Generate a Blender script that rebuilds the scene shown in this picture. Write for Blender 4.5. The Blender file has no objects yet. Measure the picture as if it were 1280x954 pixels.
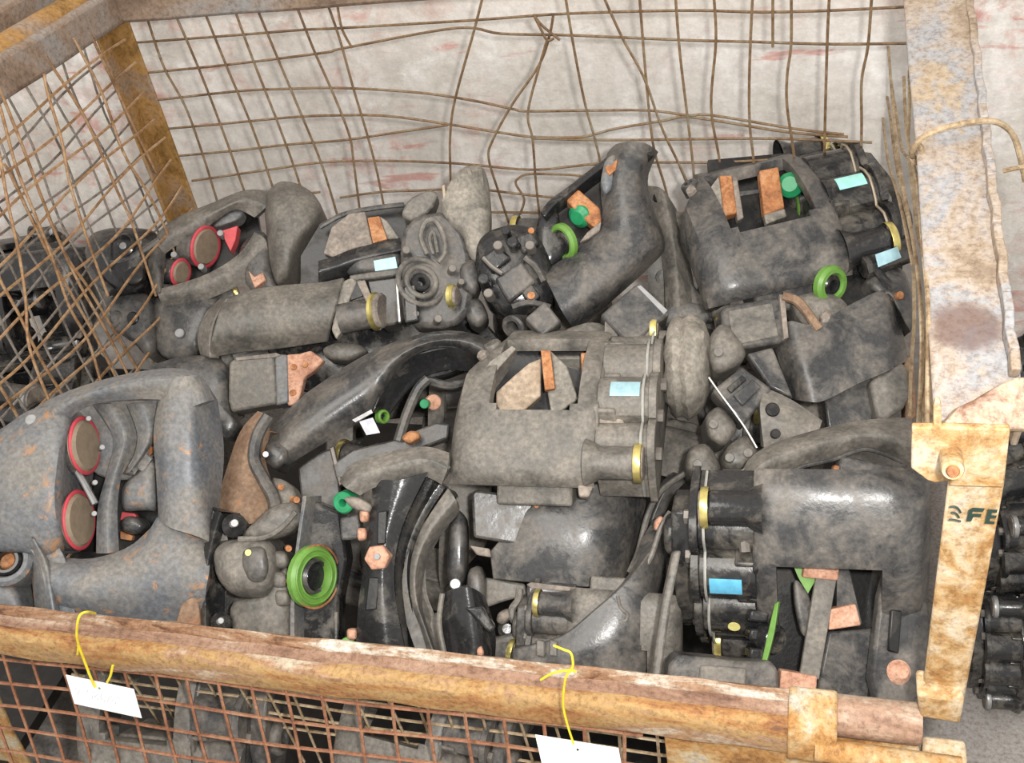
import bpy, bmesh, math, random
from mathutils import Vector, Matrix
random.seed(7)
sc = bpy.context.scene
COL = sc.collection
# ------------------------------------------------------------------ camera
F_PX = 1314.0
RW = Matrix(((0.96110442, -0.03008675, 0.27454157), (0.23038982, 0.63554033, -0.73689146), (-0.15231157, 0.77148122, 0.6177523)))
CAM = Vector((1.062, -0.656, 1.45))
cd = bpy.data.cameras.new('camera'); cam = bpy.data.objects.new('camera', cd); COL.objects.link(cam)
cd.sensor_fit = 'HORIZONTAL'; cd.sensor_width = 36.0; cd.lens = 36.0 * F_PX / 1280.0
cd.clip_start = 0.02; cd.clip_end = 50
cam.matrix_world = Matrix.Translation(CAM) @ RW.to_4x4()
sc.camera = cam
CR, CU, CT = (Vector((RW[0][i], RW[1][i], RW[2][i])) for i in range(3))      # camera right, up, toward viewer
# ------------------------------------------------------------------ light
w = bpy.data.worlds.new('hall_light'); sc.world = w; w.use_nodes = True
w.node_tree.nodes['Background'].inputs[0].default_value = (1.0, 0.97, 0.93, 1)
w.node_tree.nodes['Background'].inputs[1].default_value = 0.72
def light(name, kind, loc, tgt, power, size, col=(1, 1, 1)):
    l = bpy.data.lights.new(name, kind); o = bpy.data.objects.new(name, l); COL.objects.link(o)
    o.location = loc; l.energy = power; l.color = col
    if kind == 'AREA': l.size = size
    else: l.shadow_soft_size = size
    o.rotation_euler = (Vector(tgt) - Vector(loc)).to_track_quat('-Z', 'Y').to_euler()
    return o
FL = CAM + CR * 0.085 + CU * 0.045
light('camera_flash', 'AREA', FL, FL - CT, 13.5, 0.05, (1.0, 0.97, 0.93))
light('overhead_fill', 'AREA', (0.3, -1.2, 3.6), (0.7, 0.5, 0.4), 45.0, 1.6, (1.0, 0.95, 0.88))  # unseen lamp added as fill where the flash falls off
vs = sc.view_settings
vs.view_transform = 'Standard'; vs.look = 'None'; vs.gamma = 1.0; vs.use_curve_mapping = False
vs.exposure = 0.36
# ------------------------------------------------------------------ pixel helpers (1280x954 frame)
def ray(px, py): return RW @ Vector(((px - 640) / F_PX, -(py - 477) / F_PX, -1.0))
def hit(px, py, axis, val):
    r = ray(px, py); return CAM + r * ((val - CAM[axis]) / r[axis])
def H(px, py, z): return hit(px, py, 2, z)
def D(px, py, d): return CAM + ray(px, py) * d
class Fr:
    """a working plane through one point of the heap; tilt 0 faces the viewer, 1 lies flat"""
    def __init__(s, px, py, z, tilt=0.35, lean=0.0):
        s.a = H(px, py, z); s.n = (CT * (1 - tilt) + Vector((0, 0, 1)) * tilt + CR * lean).normalized()
    def pt(s, px, py, off=0.0):
        r = ray(px, py); d = (s.a - CAM).dot(s.n) / r.dot(s.n)
        return CAM + r * (d - off)
    def m(s, px, py):                       # metres per pixel there
        r = ray(px, py); return (s.a - CAM).dot(s.n) / r.dot(s.n) / F_PX
# ------------------------------------------------------------------ materials
MATS = {}
def nodes(name):
    m = bpy.data.materials.new(name); m.use_nodes = True; MATS[name] = m
    nt = m.node_tree; b = nt.nodes['Principled BSDF']
    return m, nt, b
def noise(nt, scale, detail=5, rough=0.6, dist=0.0, stretch=None):
    tc = nt.nodes.new('ShaderNodeTexCoord'); n = nt.nodes.new('ShaderNodeTexNoise')
    n.inputs['Scale'].default_value = scale; n.inputs['Detail'].default_value = detail
    n.inputs['Roughness'].default_value = rough; n.inputs['Distortion'].default_value = dist
    if stretch:
        mp = nt.nodes.new('ShaderNodeMapping'); mp.inputs['Scale'].default_value = stretch
        nt.links.new(tc.outputs['Object'], mp.inputs[0]); nt.links.new(mp.outputs[0], n.inputs['Vector'])
    else: nt.links.new(tc.outputs['Object'], n.inputs['Vector'])
    return n
def ramp(nt, src, stops):
    r = nt.nodes.new('ShaderNodeValToRGB'); e = r.color_ramp.elements
    while len(e) < len(stops): e.new(0.5)
    for i, (p, c) in enumerate(stops): e[i].position = p; e[i].color = (*c, 1) if len(c) == 3 else c
    nt.links.new(src, r.inputs[0]); return r
def mixc(nt, fac, a, b):
    m = nt.nodes.new('ShaderNodeMix'); m.data_type = 'RGBA'
    nt.links.new(fac, m.inputs[0])
    for s, i in ((a, 6), (b, 7)):
        if isinstance(s, tuple): m.inputs[i].default_value = (*s, 1)
        else: nt.links.new(s, m.inputs[i])
    return m.outputs[2]
def bump(nt, b, src, strength, dist=0.002):
    bp = nt.nodes.new('ShaderNodeBump'); bp.inputs['Strength'].default_value = strength; bp.inputs['Distance'].default_value = dist
    nt.links.new(src, bp.inputs['Height']); nt.links.new(bp.outputs[0], b.inputs['Normal'])
def m_cast(name, paint, dust, lo=0.42, hi=0.62, rough=(0.3, 0.85), rust=None, scale=20, spec=0.5):
    m, nt, b = nodes(name)
    n = noise(nt, scale, 8, 0.68, 0.4); n2 = noise(nt, 170, 3, 0.6)
    r = ramp(nt, n.outputs[0], [(lo, (0, 0, 0)), (hi, (1, 1, 1))])
    c = mixc(nt, r.outputs[0], paint, dust)
    r2 = ramp(nt, n2.outputs[0], [(0.35, (0.72, 0.72, 0.72)), (0.7, (1.2, 1.2, 1.2))])
    mm = nt.nodes.new('ShaderNodeMix'); mm.data_type = 'RGBA'; mm.blend_type = 'MULTIPLY'; mm.inputs[0].default_value = 1
    nt.links.new(c, mm.inputs[6]); nt.links.new(r2.outputs[0], mm.inputs[7]); c = mm.outputs[2]
    if rust:
        n3 = noise(nt, 30, 6, 0.7, 0.8); r3 = ramp(nt, n3.outputs[0], [(rust[1], (0, 0, 0)), (rust[1] + 0.08, (1, 1, 1))])
        c = mixc(nt, r3.outputs[0], c, rust[0])
    nt.links.new(c, b.inputs['Base Color'])
    rr = ramp(nt, r.outputs[0], [(0, (rough[0],) * 3), (1, (rough[1],) * 3)])
    nt.links.new(rr.outputs[0], b.inputs['Roughness'])
    b.inputs['Specular IOR Level'].default_value = spec
    bump(nt, b, n2.outputs[0], 0.22, 0.0012)
    return m
def m_rust(name, cols, scale=9, rough=0.8, stretch=None, bs=0.5):
    m, nt, b = nodes(name)
    n = noise(nt, scale, 9, 0.7, 0.5, stretch)
    k = len(cols); r = ramp(nt, n.outputs[0], [(0.37 + 0.27 * i / (k - 1), c) for i, c in enumerate(cols)])
    n2 = noise(nt, 150, 5, 0.75); r2 = ramp(nt, n2.outputs[0], [(0.34, (0.62, 0.55, 0.5)), (0.5, (0.98, 0.97, 0.96)), (0.66, (1.2, 1.2, 1.2))])
    mm = nt.nodes.new('ShaderNodeMix'); mm.data_type = 'RGBA'; mm.blend_type = 'MULTIPLY'; mm.inputs[0].default_value = 1
    nt.links.new(r.outputs[0], mm.inputs[6]); nt.links.new(r2.outputs[0], mm.inputs[7])
    nt.links.new(mm.outputs[2], b.inputs['Base Color']); b.inputs['Roughness'].default_value = rough
    bump(nt, b, n2.outputs[0], bs, 0.001)
    return m
def m_plain(name, c, rough=0.5, metal=0.0, var=0.15):
    m, nt, b = nodes(name)
    n = noise(nt, 90, 4, 0.6); r = ramp(nt, n.outputs[0], [(0.3, tuple(x * (1 - var) for x in c)), (0.7, tuple(min(1, x * (1 + var)) for x in c))])
    nt.links.new(r.outputs[0], b.inputs['Base Color']); b.inputs['Roughness'].default_value = rough; b.inputs['Metallic'].default_value = metal
    return m
m_cast('cast_black', (0.02, 0.02, 0.021), (0.15, 0.135, 0.112), 0.5, 0.72, (0.2, 0.65), ((0.34, 0.13, 0.05), 0.72))
m_cast('cast_dusty', (0.085, 0.081, 0.073), (0.25, 0.225, 0.192), 0.34, 0.68, (0.36, 0.8), ((0.36, 0.15, 0.06), 0.74))
m_cast('cast_mid', (0.05, 0.05, 0.051), (0.2, 0.178, 0.152), 0.42, 0.72, (0.26, 0.75), ((0.36, 0.15, 0.06), 0.74))
m_cast('cast_grey', (0.135, 0.145, 0.16), (0.24, 0.22, 0.19), 0.4, 0.68, (0.42, 0.8), ((0.36, 0.2, 0.1), 0.6), 11)
m_cast('shade_black', (0.008, 0.008, 0.008), (0.05, 0.042, 0.035), 0.5, 0.8, (0.35, 0.8))  # near black that puts the shade of windows, holes and gaps into colour
m_cast('cast_brown', (0.2, 0.12, 0.075), (0.3, 0.2, 0.13), 0.4, 0.6, (0.7, 0.9), ((0.4, 0.17, 0.07), 0.6))
m_cast('boot', (0.13, 0.12, 0.1), (0.33, 0.3, 0.255), 0.35, 0.6, (0.5, 0.9))
m_cast('pad_back', (0.14, 0.12, 0.105), (0.33, 0.28, 0.235), 0.35, 0.6, (0.6, 0.9), ((0.5, 0.26, 0.13), 0.66))
m_cast('pad_worn', (0.3, 0.22, 0.15), (0.45, 0.36, 0.27), 0.35, 0.6, (0.7, 0.9))
m_rust('pad_orange', [(0.22, 0.09, 0.04), (0.42, 0.18, 0.07), (0.5, 0.27, 0.14)], 30, 0.8)
m_rust('pad_peach', [(0.4, 0.2, 0.13), (0.55, 0.31, 0.21), (0.62, 0.38, 0.28)], 20, 0.75)
m_plain('green_ring', (0.13, 0.28, 0.05), 0.45); m_plain('green_cap', (0.02, 0.25, 0.1), 0.35)
m_plain('red_ring', (0.52, 0.06, 0.08), 0.6); m_plain('red_pad', (0.6, 0.09, 0.1), 0.6)
m_plain('tan_face', (0.26, 0.2, 0.14), 0.7)
m_plain('sticker_blue', (0.16, 0.45, 0.58), 0.3, 0.2); m_plain('sticker_bright', (0.12, 0.42, 0.62), 0.35)
m_plain('sticker_pale', (0.33, 0.52, 0.58), 0.35, 0.2); m_plain('sticker_cyan', (0.35, 0.75, 0.68), 0.3, 0.1)
m_plain('wire_silver', (0.6, 0.6, 0.56), 0.3, 0.6); m_plain('wire_dull', (0.36, 0.3, 0.22), 0.5, 0.4)
m_plain('gold_ring', (0.7, 0.6, 0.22), 0.3, 0.8); m_plain('steel', (0.3, 0.3, 0.3), 0.4, 0.5)
m_plain('bolt_dusty', (0.2, 0.18, 0.16), 0.5, 0.4)
m_plain('yellow_dot', (0.75, 0.68, 0.25), 0.6); m_plain('pale_steel', (0.3, 0.3, 0.3), 0.55, 0.1); m_plain('paper_pale', (0.55, 0.56, 0.62), 0.7)
m_rust('rail_rust', [(0.17, 0.08, 0.04), (0.36, 0.17, 0.06), (0.42, 0.27, 0.11), (0.36, 0.21, 0.12), (0.52, 0.44, 0.33)], 13, 0.75, (0.35, 1, 1))
m_rust('rail_peel', [(0.1, 0.05, 0.03), (0.28, 0.15, 0.08), (0.34, 0.22, 0.14), (0.56, 0.5, 0.42), (0.66, 0.65, 0.62)], 26, 0.7, (0.3, 1, 1))
m_rust('rail_top', [(0.14, 0.075, 0.05), (0.3, 0.18, 0.12), (0.36, 0.24, 0.17), (0.5, 0.42, 0.33)], 16, 0.7, (0.3, 1, 1))
m_rust('sheet_rust', [(0.22, 0.1, 0.03), (0.42, 0.22, 0.07), (0.46, 0.33, 0.17), (0.46, 0.42, 0.34)], 16, 0.8)
m_rust('post_rust', [(0.33, 0.17, 0.055), (0.45, 0.29, 0.13), (0.55, 0.43, 0.28), (0.56, 0.49, 0.38)], 26, 0.75)
m_rust('beam_paint', [(0.24, 0.18, 0.13), (0.34, 0.27, 0.2), (0.37, 0.32, 0.28), (0.3, 0.31, 0.33), (0.38, 0.3, 0.21)], 8, 0.7)
def stain(name, centre, rad, col):
    nt = MATS[name].node_tree; b_ = nt.nodes['Principled BSDF']; src = b_.inputs['Base Color'].links[0].from_socket
    tc = nt.nodes.new('ShaderNodeTexCoord'); d = nt.nodes.new('ShaderNodeVectorMath'); d.operation = 'DISTANCE'
    nt.links.new(tc.outputs['Object'], d.inputs[0]); d.inputs[1].default_value = centre
    n = noise(nt, 25, 5, 0.7); a = nt.nodes.new('ShaderNodeMath'); a.operation = 'MULTIPLY_ADD'; a.inputs[1].default_value = rad * .9
    nt.links.new(n.outputs[0], a.inputs[0]); nt.links.new(d.outputs['Value'], a.inputs[2])
    r = ramp(nt, a.outputs[0], [(rad * 1.15, (.75, .75, .75)), (rad * 1.5, (0, 0, 0))])
    nt.links.new(mixc(nt, r.outputs[0], src, col), b_.inputs['Base Color'])
stain('beam_paint', D(1208, 405, .925), .032, (0.11, 0.06, 0.05))
m_rust('flaky', [(0.18, 0.09, 0.05), (0.35, 0.24, 0.18), (0.5, 0.38, 0.27), (0.62, 0.5, 0.3)], 30, 0.7)
m_rust('rail_back', [(0.16, 0.11, 0.08), (0.25, 0.18, 0.13), (0.27, 0.23, 0.2), (0.24, 0.24, 0.24)], 8, 0.7, (0.4, 1, 1))
m_rust('post_back', [(0.22, 0.12, 0.03), (0.36, 0.2, 0.06), (0.32, 0.21, 0.12), (0.27, 0.22, 0.18)], 9, 0.8)
m_rust('wire_rust', [(0.12, 0.07, 0.035), (0.2, 0.13, 0.07), (0.22, 0.18, 0.12)], 18, 0.8)
m_rust('wire_front', [(0.16, 0.07, 0.035), (0.3, 0.13, 0.07), (0.34, 0.2, 0.12)], 18, 0.8)
m_rust('wire_left', [(0.2, 0.11, 0.05), (0.37, 0.22, 0.11), (0.42, 0.3, 0.19)], 18, 0.8)
m_rust('wire_grey', [(0.14, 0.12, 0.1), (0.25, 0.22, 0.19), (0.3, 0.27, 0.24)], 18, 0.8)
m_rust('wire_pale', [(0.2, 0.13, 0.07), (0.38, 0.29, 0.18), (0.48, 0.38, 0.26)], 25, 0.8)
m_plain('letter_green', (0.02, 0.045, 0.035), 0.6); m_plain('letter_faint', (0.25, 0.26, 0.25), 0.6)
m_plain('tag_card', (0.86, 0.87, 0.88), 0.6, 0, 0.02); m_plain('pencil', (0.62, 0.64, 0.68), 0.8)
m_plain('yellow_wire', (0.78, 0.62, 0.03), 0.4); m_plain('dark_hole', (0.015, 0.012, 0.01), 0.9)
# plaster wall with bricks showing through
def m_wall():
    m, nt, b = nodes('plaster')
    n = noise(nt, 5, 9, 0.65); n2 = noise(nt, 60, 5, 0.7); n3 = noise(nt, 2.3, 6, 0.7, 0.3)
    base = ramp(nt, n.outputs[0], [(0.32, (0.5, 0.46, 0.42)), (0.48, (0.66, 0.62, 0.57)), (0.58, (0.74, 0.7, 0.66)), (0.66, (0.88, 0.86, 0.83))])
    tc = nt.nodes.new('ShaderNodeTexCoord'); mp = nt.nodes.new('ShaderNodeMapping'); mp.inputs['Rotation'].default_value = (math.pi / 2, 0, 0)
    nt.links.new(tc.outputs['Object'], mp.inputs[0])
    br = nt.nodes.new('ShaderNodeTexBrick'); nt.links.new(mp.outputs[0], br.inputs['Vector'])
    br.inputs['Scale'].default_value = 4.2; br.inputs['Color1'].default_value = (0.55, 0.2, 0.16, 1); br.inputs['Color2'].default_value = (0.5, 0.24, 0.2, 1)
    br.inputs['Mortar'].default_value = (0.55, 0.5, 0.45, 1); br.inputs['Mortar Size'].default_value = 0.03
    msk = ramp(nt, n3.outputs[0], [(0.47, (0, 0, 0)), (0.6, (0.75, 0.75, 0.75))])
    msk2 = ramp(nt, noise(nt, 12, 6, 0.7, 1.0).outputs[0], [(0.45, (0, 0, 0)), (0.62, (1, 1, 1))])
    mu = nt.nodes.new('ShaderNodeMath'); mu.operation = 'MULTIPLY'; nt.links.new(msk.outputs[0], mu.inputs[0]); nt.links.new(msk2.outputs[0], mu.inputs[1])
    c = mixc(nt, mu.outputs[0], base.outputs[0], br.outputs[0])
    st = ramp(nt, noise(nt, 9, 5, 0.6, 0.3, (0.55, 1, 2.6)).outputs[0], [(0.62, (0, 0, 0)), (0.68, (0.75, 0.75, 0.75))])
    c = mixc(nt, st.outputs[0], c, (0.58, 0.27, 0.23))
    wh = ramp(nt, noise(nt, 7, 8, 0.75, 0.4, (0.8, 1, 1.3)).outputs[0], [(0.56, (0, 0, 0)), (0.66, (0.8, 0.8, 0.8))])
    c = mixc(nt, wh.outputs[0], c, (0.88, 0.87, 0.85))
    sp = ramp(nt, noise(nt, 45, 6, 0.75).outputs[0], [(0.3, (0.8, 0.79, 0.78)), (0.6, (1.05, 1.05, 1.05))])
    mm = nt.nodes.new('ShaderNodeMix'); mm.data_type = 'RGBA'; mm.blend_type = 'MULTIPLY'; mm.inputs[0].default_value = 1
    nt.links.new(c, mm.inputs[6]); nt.links.new(sp.outputs[0], mm.inputs[7]); c = mm.outputs[2]
    nt.links.new(c, b.inputs['Base Color']); b.inputs['Roughness'].default_value = 0.9
    bump(nt, b, n2.outputs[0], 0.5, 0.004)
m_wall()
m_rust('concrete', [(0.26, 0.24, 0.22), (0.34, 0.32, 0.3), (0.38, 0.36, 0.34)], 6, 0.9)
# ------------------------------------------------------------------ object helpers
ORG = {}
def root(name, label, cat, base, group=None):
    o = bpy.data.objects.new(name, None); COL.objects.link(o); o.empty_display_size = 0.05
    o.location = base; ORG[o.name] = Vector(base)
    o['label'] = label; o['category'] = cat
    if group: o['group'] = group
    return o
def link(name, me, mat, parent=None, smooth=True, bevel=0.0, seg=2, sub=0, sol=0.0, org=None):
    """me holds world coordinates; the object gets its parent's (or its own) base as origin"""
    if parent is not None: g = ORG[parent.name]
    else: g = Vector(org) if org is not None else Vector((0, 0, 0))
    me.transform(Matrix.Translation(-g))
    o = bpy.data.objects.new(name, me); COL.objects.link(o); ORG[o.name] = g
    if parent is not None: o.parent = parent
    else: o.location = g
    if mat: me.materials.append(MATS[mat])
    if smooth:
        me.shade_smooth(); me.set_sharp_from_angle(angle=math.radians(38))
    if sol: s = o.modifiers.new('solid', 'SOLIDIFY'); s.thickness = sol; s.offset = 0
    if bevel:
        b = o.modifiers.new('bevel', 'BEVEL'); b.width = bevel; b.segments = seg; b.limit_method = 'ANGLE'; b.angle_limit = math.radians(35)
        b.harden_normals = False
    if sub: s = o.modifiers.new('sub', 'SUBSURF'); s.levels = sub; s.render_levels = sub
    return o
def child_org(parent, o): ORG[o.name] = ORG[parent.name]
def to_mesh(bm, name='m'):
    bmesh.ops.recalc_face_normals(bm, faces=bm.faces)
    me = bpy.data.meshes.new(name); bm.to_mesh(me); bm.free(); return me
def add_box(bm, c, ax, ay, az, sx, sy, sz):
    v = [bm.verts.new(c + ax * (sx * i / 2) + ay * (sy * j / 2) + az * (sz * k / 2)) for i in (-1, 1) for j in (-1, 1) for k in (-1, 1)]
    for f in ((0, 1, 3, 2), (4, 6, 7, 5), (0, 4, 5, 1), (2, 3, 7, 6), (0, 2, 6, 4), (1, 5, 7, 3)): bm.faces.new([v[i] for i in f])
def basis(d):
    d = d.normalized(); a = Vector((0, 0, 1)) if abs(d.z) < 0.9 else Vector((1, 0, 0))
    x = d.cross(a).normalized(); return x, d.cross(x).normalized(), d
def add_lathe(bm, o, d, prof, seg=24, a0=0, a1=2 * math.pi):
    """prof = [(distance along d, radius)]"""
    x, y, d = basis(d); full = abs(a1 - a0 - 2 * math.pi) < 1e-6; n = seg if full else seg + 1
    rings = []
    for t, r in prof:
        if r < 1e-6: rings.append([bm.verts.new(o + d * t)] * n)
        else: rings.append([bm.verts.new(o + d * t + (x * math.cos(a0 + (a1 - a0) * i / seg) + y * math.sin(a0 + (a1 - a0) * i / seg)) * r) for i in range(n)])
    for A, B in zip(rings, rings[1:]):
        for i in range(seg):
            j = (i + 1) % n
            q = []
            for v in (A[i], A[j], B[j], B[i]):
                if v not in q: q.append(v)
            if len(q) > 2:
                try: bm.faces.new(q)
                except ValueError: pass
def cr(p0, p1, p2, p3, t):
    return 0.5 * ((2 * p1) + (p2 - p0) * t + (2 * p0 - 5 * p1 + 4 * p2 - p3) * t * t + (3 * p1 - p0 - 3 * p2 + p3) * t ** 3)
def spline(pts, k=4, closed=False):
    n = len(pts); out = []
    if n < 3 and not closed: return [pts[0].lerp(pts[-1], i / k) for i in range(k + 1)]
    for i in range(n if closed else n - 1):
        g = (lambda j: pts[j % n]) if closed else (lambda j: pts[min(max(j, 0), n - 1)])
        for s in range(k): out.append(cr(g(i - 1), g(i), g(i + 1), g(i + 2), s / k))
    if not closed: out.append(pts[-1].copy())
    return out
def add_tube(bm, pts, r, seg=6, smooth=0, closed=False):
    if smooth: pts = spline(pts, smooth, closed)
    rings = []; n = len(pts); up = None
    for i, p in enumerate(pts):
        d = (pts[min(i + 1, n - 1)] - pts[max(i - 1, 0)])
        if d.length < 1e-9: d = Vector((0, 0, 1))
        d.normalize()
        if up is None: x, y, _ = basis(d)
        else:
            x = (up - d * up.dot(d)); x = x.normalized() if x.length > 1e-6 else basis(d)[0]; y = d.cross(x)
        up = x
        rr = r[i] if isinstance(r, (list, tuple)) else r
        rings.append([bm.verts.new(p + (x * math.cos(6.28318 * k / seg) + y * math.sin(6.28318 * k / seg)) * rr) for k in range(seg)])
    for A, B in zip(rings, rings[1:]):
        for k in range(seg): bm.faces.new((A[k], A[(k + 1) % seg], B[(k + 1) % seg], B[k]))
    if not closed: bm.faces.new(rings[0][::-1]); bm.faces.new(rings[-1])
def chaikin(p, it=1):
    for _ in range(it):
        q = []
        for i in range(len(p)):
            a, b = p[i], p[(i + 1) % len(p)]
            q += [(a[0] * .8 + b[0] * .2, a[1] * .8 + b[1] * .2), (a[0] * .2 + b[0] * .8, a[1] * .2 + b[1] * .8)]
        p = q
    return p
def slab(name, mat, par, pts, fr, off=0.0, thick=0.02, bevel=0.0025, rnd=0, **kw):
    """outline with real thickness behind it"""
    if rnd: pts = chaikin(pts, rnd)
    bm = bmesh.new()
    offs = [p[2] if len(p) > 2 else 0 for p in pts]
    a = [bm.verts.new(fr.pt(p[0], p[1], off + o)) for p, o in zip(pts, offs)]
    b = [bm.verts.new(v.co - fr.n * thick) for v in a]
    bm.faces.new(a); bm.faces.new(b[::-1])
    for i in range(len(a)): j = (i + 1) % len(a); bm.faces.new((a[i], b[i], b[j], a[j]))
    return link(name, to_mesh(bm), mat, par, bevel=bevel, **kw)
def pillow(name, mat, par, pts, fr, off=0.0, bulge=0.02, thick=0.04, rnd=2, inset=0.5, **kw):
    """rounded casting: a domed face over the outline with a deep rim"""
    pts = chaikin(pts, rnd); cx = sum(p[0] for p in pts) / len(pts); cy = sum(p[1] for p in pts) / len(pts)
    bm = bmesh.new(); rings = []
    for sc_, o, back in ((0.97, 0, 1), (1, 0, 0), (0.965, .22, 0), (1 - inset * .28, .55, 0), (1 - inset * .6, .82, 0), (1 - inset, .95, 0), ((1 - inset) * .5, 1.0, 0)):
        ring = []
        for p in pts:
            q = fr.pt(cx + (p[0] - cx) * sc_, cy + (p[1] - cy) * sc_, off + bulge * o)
            if back: q = q - fr.n * thick
            ring.append(bm.verts.new(q))
        rings.append(ring)
    n = len(pts)
    for A, B in zip(rings, rings[1:]):
        for i in range(n): j = (i + 1) % n; bm.faces.new((A[i], A[j], B[j], B[i]))
    c = bm.verts.new(fr.pt(cx, cy, off + bulge))
    for i in range(n): bm.faces.new((rings[-1][i], rings[-1][(i + 1) % n], c))
    bm.faces.new(rings[0][::-1])
    return link(name, to_mesh(bm), mat, par, **kw)
def resample(pts, n):
    L = [0]
    for a, b in zip(pts, pts[1:]): L.append(L[-1] + (b - a).length)
    out = []
    for k in range(n):
        t = L[-1] * k / (n - 1); i = 0
        while i < len(L) - 2 and L[i + 1] < t: i += 1
        s = (t - L[i]) / max(L[i + 1] - L[i], 1e-9); out.append(pts[i].lerp(pts[i + 1], s))
    return out
def loft(name, mat, par, curves, fr, thick=0.015, n=20, k=5, bevel=0.003, off=0.0, **kw):
    """curves = [([(px,py)...], off), ...]: a bent plate through them, thick away from the viewer"""
    rows = []
    for c, o in curves:
        p = [fr.pt(q[0], q[1], off + o + (q[2] if len(q) > 2 else 0)) for q in c]
        rows.append(resample(spline(p, 6), n))
    cols = [spline([r[i] for r in rows], k) for i in range(n)]
    bm = bmesh.new(); m = len(cols[0])
    A = [[bm.verts.new(c[j]) for j in range(m)] for c in cols]
    B = [[None] * m for _ in cols]
    for i in range(n):
        for j in range(m):
            du = A[min(i + 1, n - 1)][j].co - A[max(i - 1, 0)][j].co; dv = A[i][min(j + 1, m - 1)].co - A[i][max(j - 1, 0)].co
            nn = du.cross(dv)
            if nn.length < 1e-12: nn = CT.copy()
            nn.normalize()
            if nn.dot(CT) < 0: nn = -nn
            nn = (nn + CT * 0.6).normalized()
            B[i][j] = bm.verts.new(A[i][j].co - nn * thick)
    for i in range(n - 1):
        for j in range(m - 1):
            bm.faces.new((A[i][j], A[i + 1][j], A[i + 1][j + 1], A[i][j + 1])); bm.faces.new((B[i][j], B[i][j + 1], B[i + 1][j + 1], B[i + 1][j]))
    for i in range(n - 1):
        for j in (0, m - 1): bm.faces.new((A[i][j], A[i + 1][j], B[i + 1][j], B[i][j]))
    for j in range(m - 1):
        for i in (0, n - 1): bm.faces.new((A[i][j], A[i][j + 1], B[i][j + 1], B[i][j]))
    return link(name, to_mesh(bm), mat, par, bevel=bevel, **kw)
def vec(r, u, t): return (CR * r + CU * u + CT * t).normalized()
def lathe(name, mat, par, fr, px, py, off, d, prof, seg=28, **kw):
    bm = bmesh.new(); add_lathe(bm, fr.pt(px, py, off), d, prof, seg)
    return link(name, to_mesh(bm), mat, par, **kw)
def cyl(name, mat, par, fr, px, py, off, d, rpx, depth, hole=0.0, bev=0.15, **kw):
    """round piece: front face centre at the pixel, radius in pixels, depth in metres behind it"""
    r = rpx * fr.m(px, py); e = min(r * bev, depth * .4)
    if hole: pr = [(-depth, r), (-e, r), (0, r - e), (0, r * hole + e * .5), (-e, r * hole), (-depth, r * hole), (-depth, r)]
    else: pr = [(-depth, 0), (-depth, r), (-e, r), (0, r - e), (0, 0)]
    return lathe(name, mat, par, fr, px, py, off, d, pr, **kw)
def ring(name, mat, par, fr, px, py, off, d, rpx, tpx, **kw):
    r = rpx * fr.m(px, py); t = tpx * fr.m(px, py)
    pr = [(t * math.sin(a) * .8, r + t * math.cos(a)) for a in [6.28318 * i / 10 for i in range(11)]]
    return lathe(name, mat, par, fr, px, py, off, d, pr, 36, **kw)
def tube(name, mat, par, fr, pts, rpx, off=0.0, seg=8, smooth=5, **kw):
    P = [fr.pt(p[0], p[1], off + (p[2] if len(p) > 2 else 0)) for p in pts]
    bm = bmesh.new(); r = rpx * fr.m(pts[0][0], pts[0][1]); add_tube(bm, P, r, seg, smooth)
    return link(name, to_mesh(bm), mat, par, **kw)
def adopt(r, objs):
    """parts shaped in the world join a caliper that is already posed"""
    Mi = r.matrix_basis.inverted()
    for o in objs:
        if not o.name in ORG: continue
        o.data.transform(Mi @ Matrix.Translation(o.location)); o.location = (0, 0, 0); o.parent = r
def struct(o): o['kind'] = 'structure'; return o
# ------------------------------------------------------------------ the room
def quad_box(name, mat, x0, x1, y0, y1, z0, z1, org):
    bm = bmesh.new(); X, Y, Z = Vector((1, 0, 0)), Vector((0, 1, 0)), Vector((0, 0, 1))
    add_box(bm, Vector(((x0 + x1) / 2, (y0 + y1) / 2, (z0 + z1) / 2)), X, Y, Z, x1 - x0, y1 - y0, z1 - z0)
    return struct(link(name, to_mesh(bm), mat, None, smooth=False, org=org))
quad_box('floor', 'concrete', -3, 4, -2.5, 1.1, -0.1, 0, (0, 0, 0))
quad_box('wall_back', 'plaster', -3, 4, 1.02, 1.2, 0, 3, (0, 1.02, 0))
# ------------------------------------------------------------------ the crate
crate = root('wire_mesh_crate', 'rusty steel pallet crate with wire mesh sides, heaped full of brake calipers', 'crate', (0, 0, 0))
X, Y, Z = Vector((1, 0, 0)), Vector((0, 1, 0)), Vector((0, 0, 1))
def bar(bm, a, b, wdt, hgt, up):
    d = (b - a); L = d.length; d.normalize(); s = d.cross(up).normalized(); u = s.cross(d)
    add_box(bm, (a + b) / 2, d, s, u, L, wdt, hgt)
def dent(bm, amp, seed, cuts=14):
    """cut long bars into short lengths and knock them slightly out of true"""
    es = [e for e in bm.edges if e.calc_length() > 0.35]
    if es: bmesh.ops.subdivide_edges(bm, edges=es, cuts=cuts, use_grid_fill=True)
    from mathutils import noise as N
    for v in bm.verts: v.co += N.noise_vector(v.co * 6 + Vector((seed, 0, 0))) * amp
X_END = hit(985, 890, 1, -.045).x + .004
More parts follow.
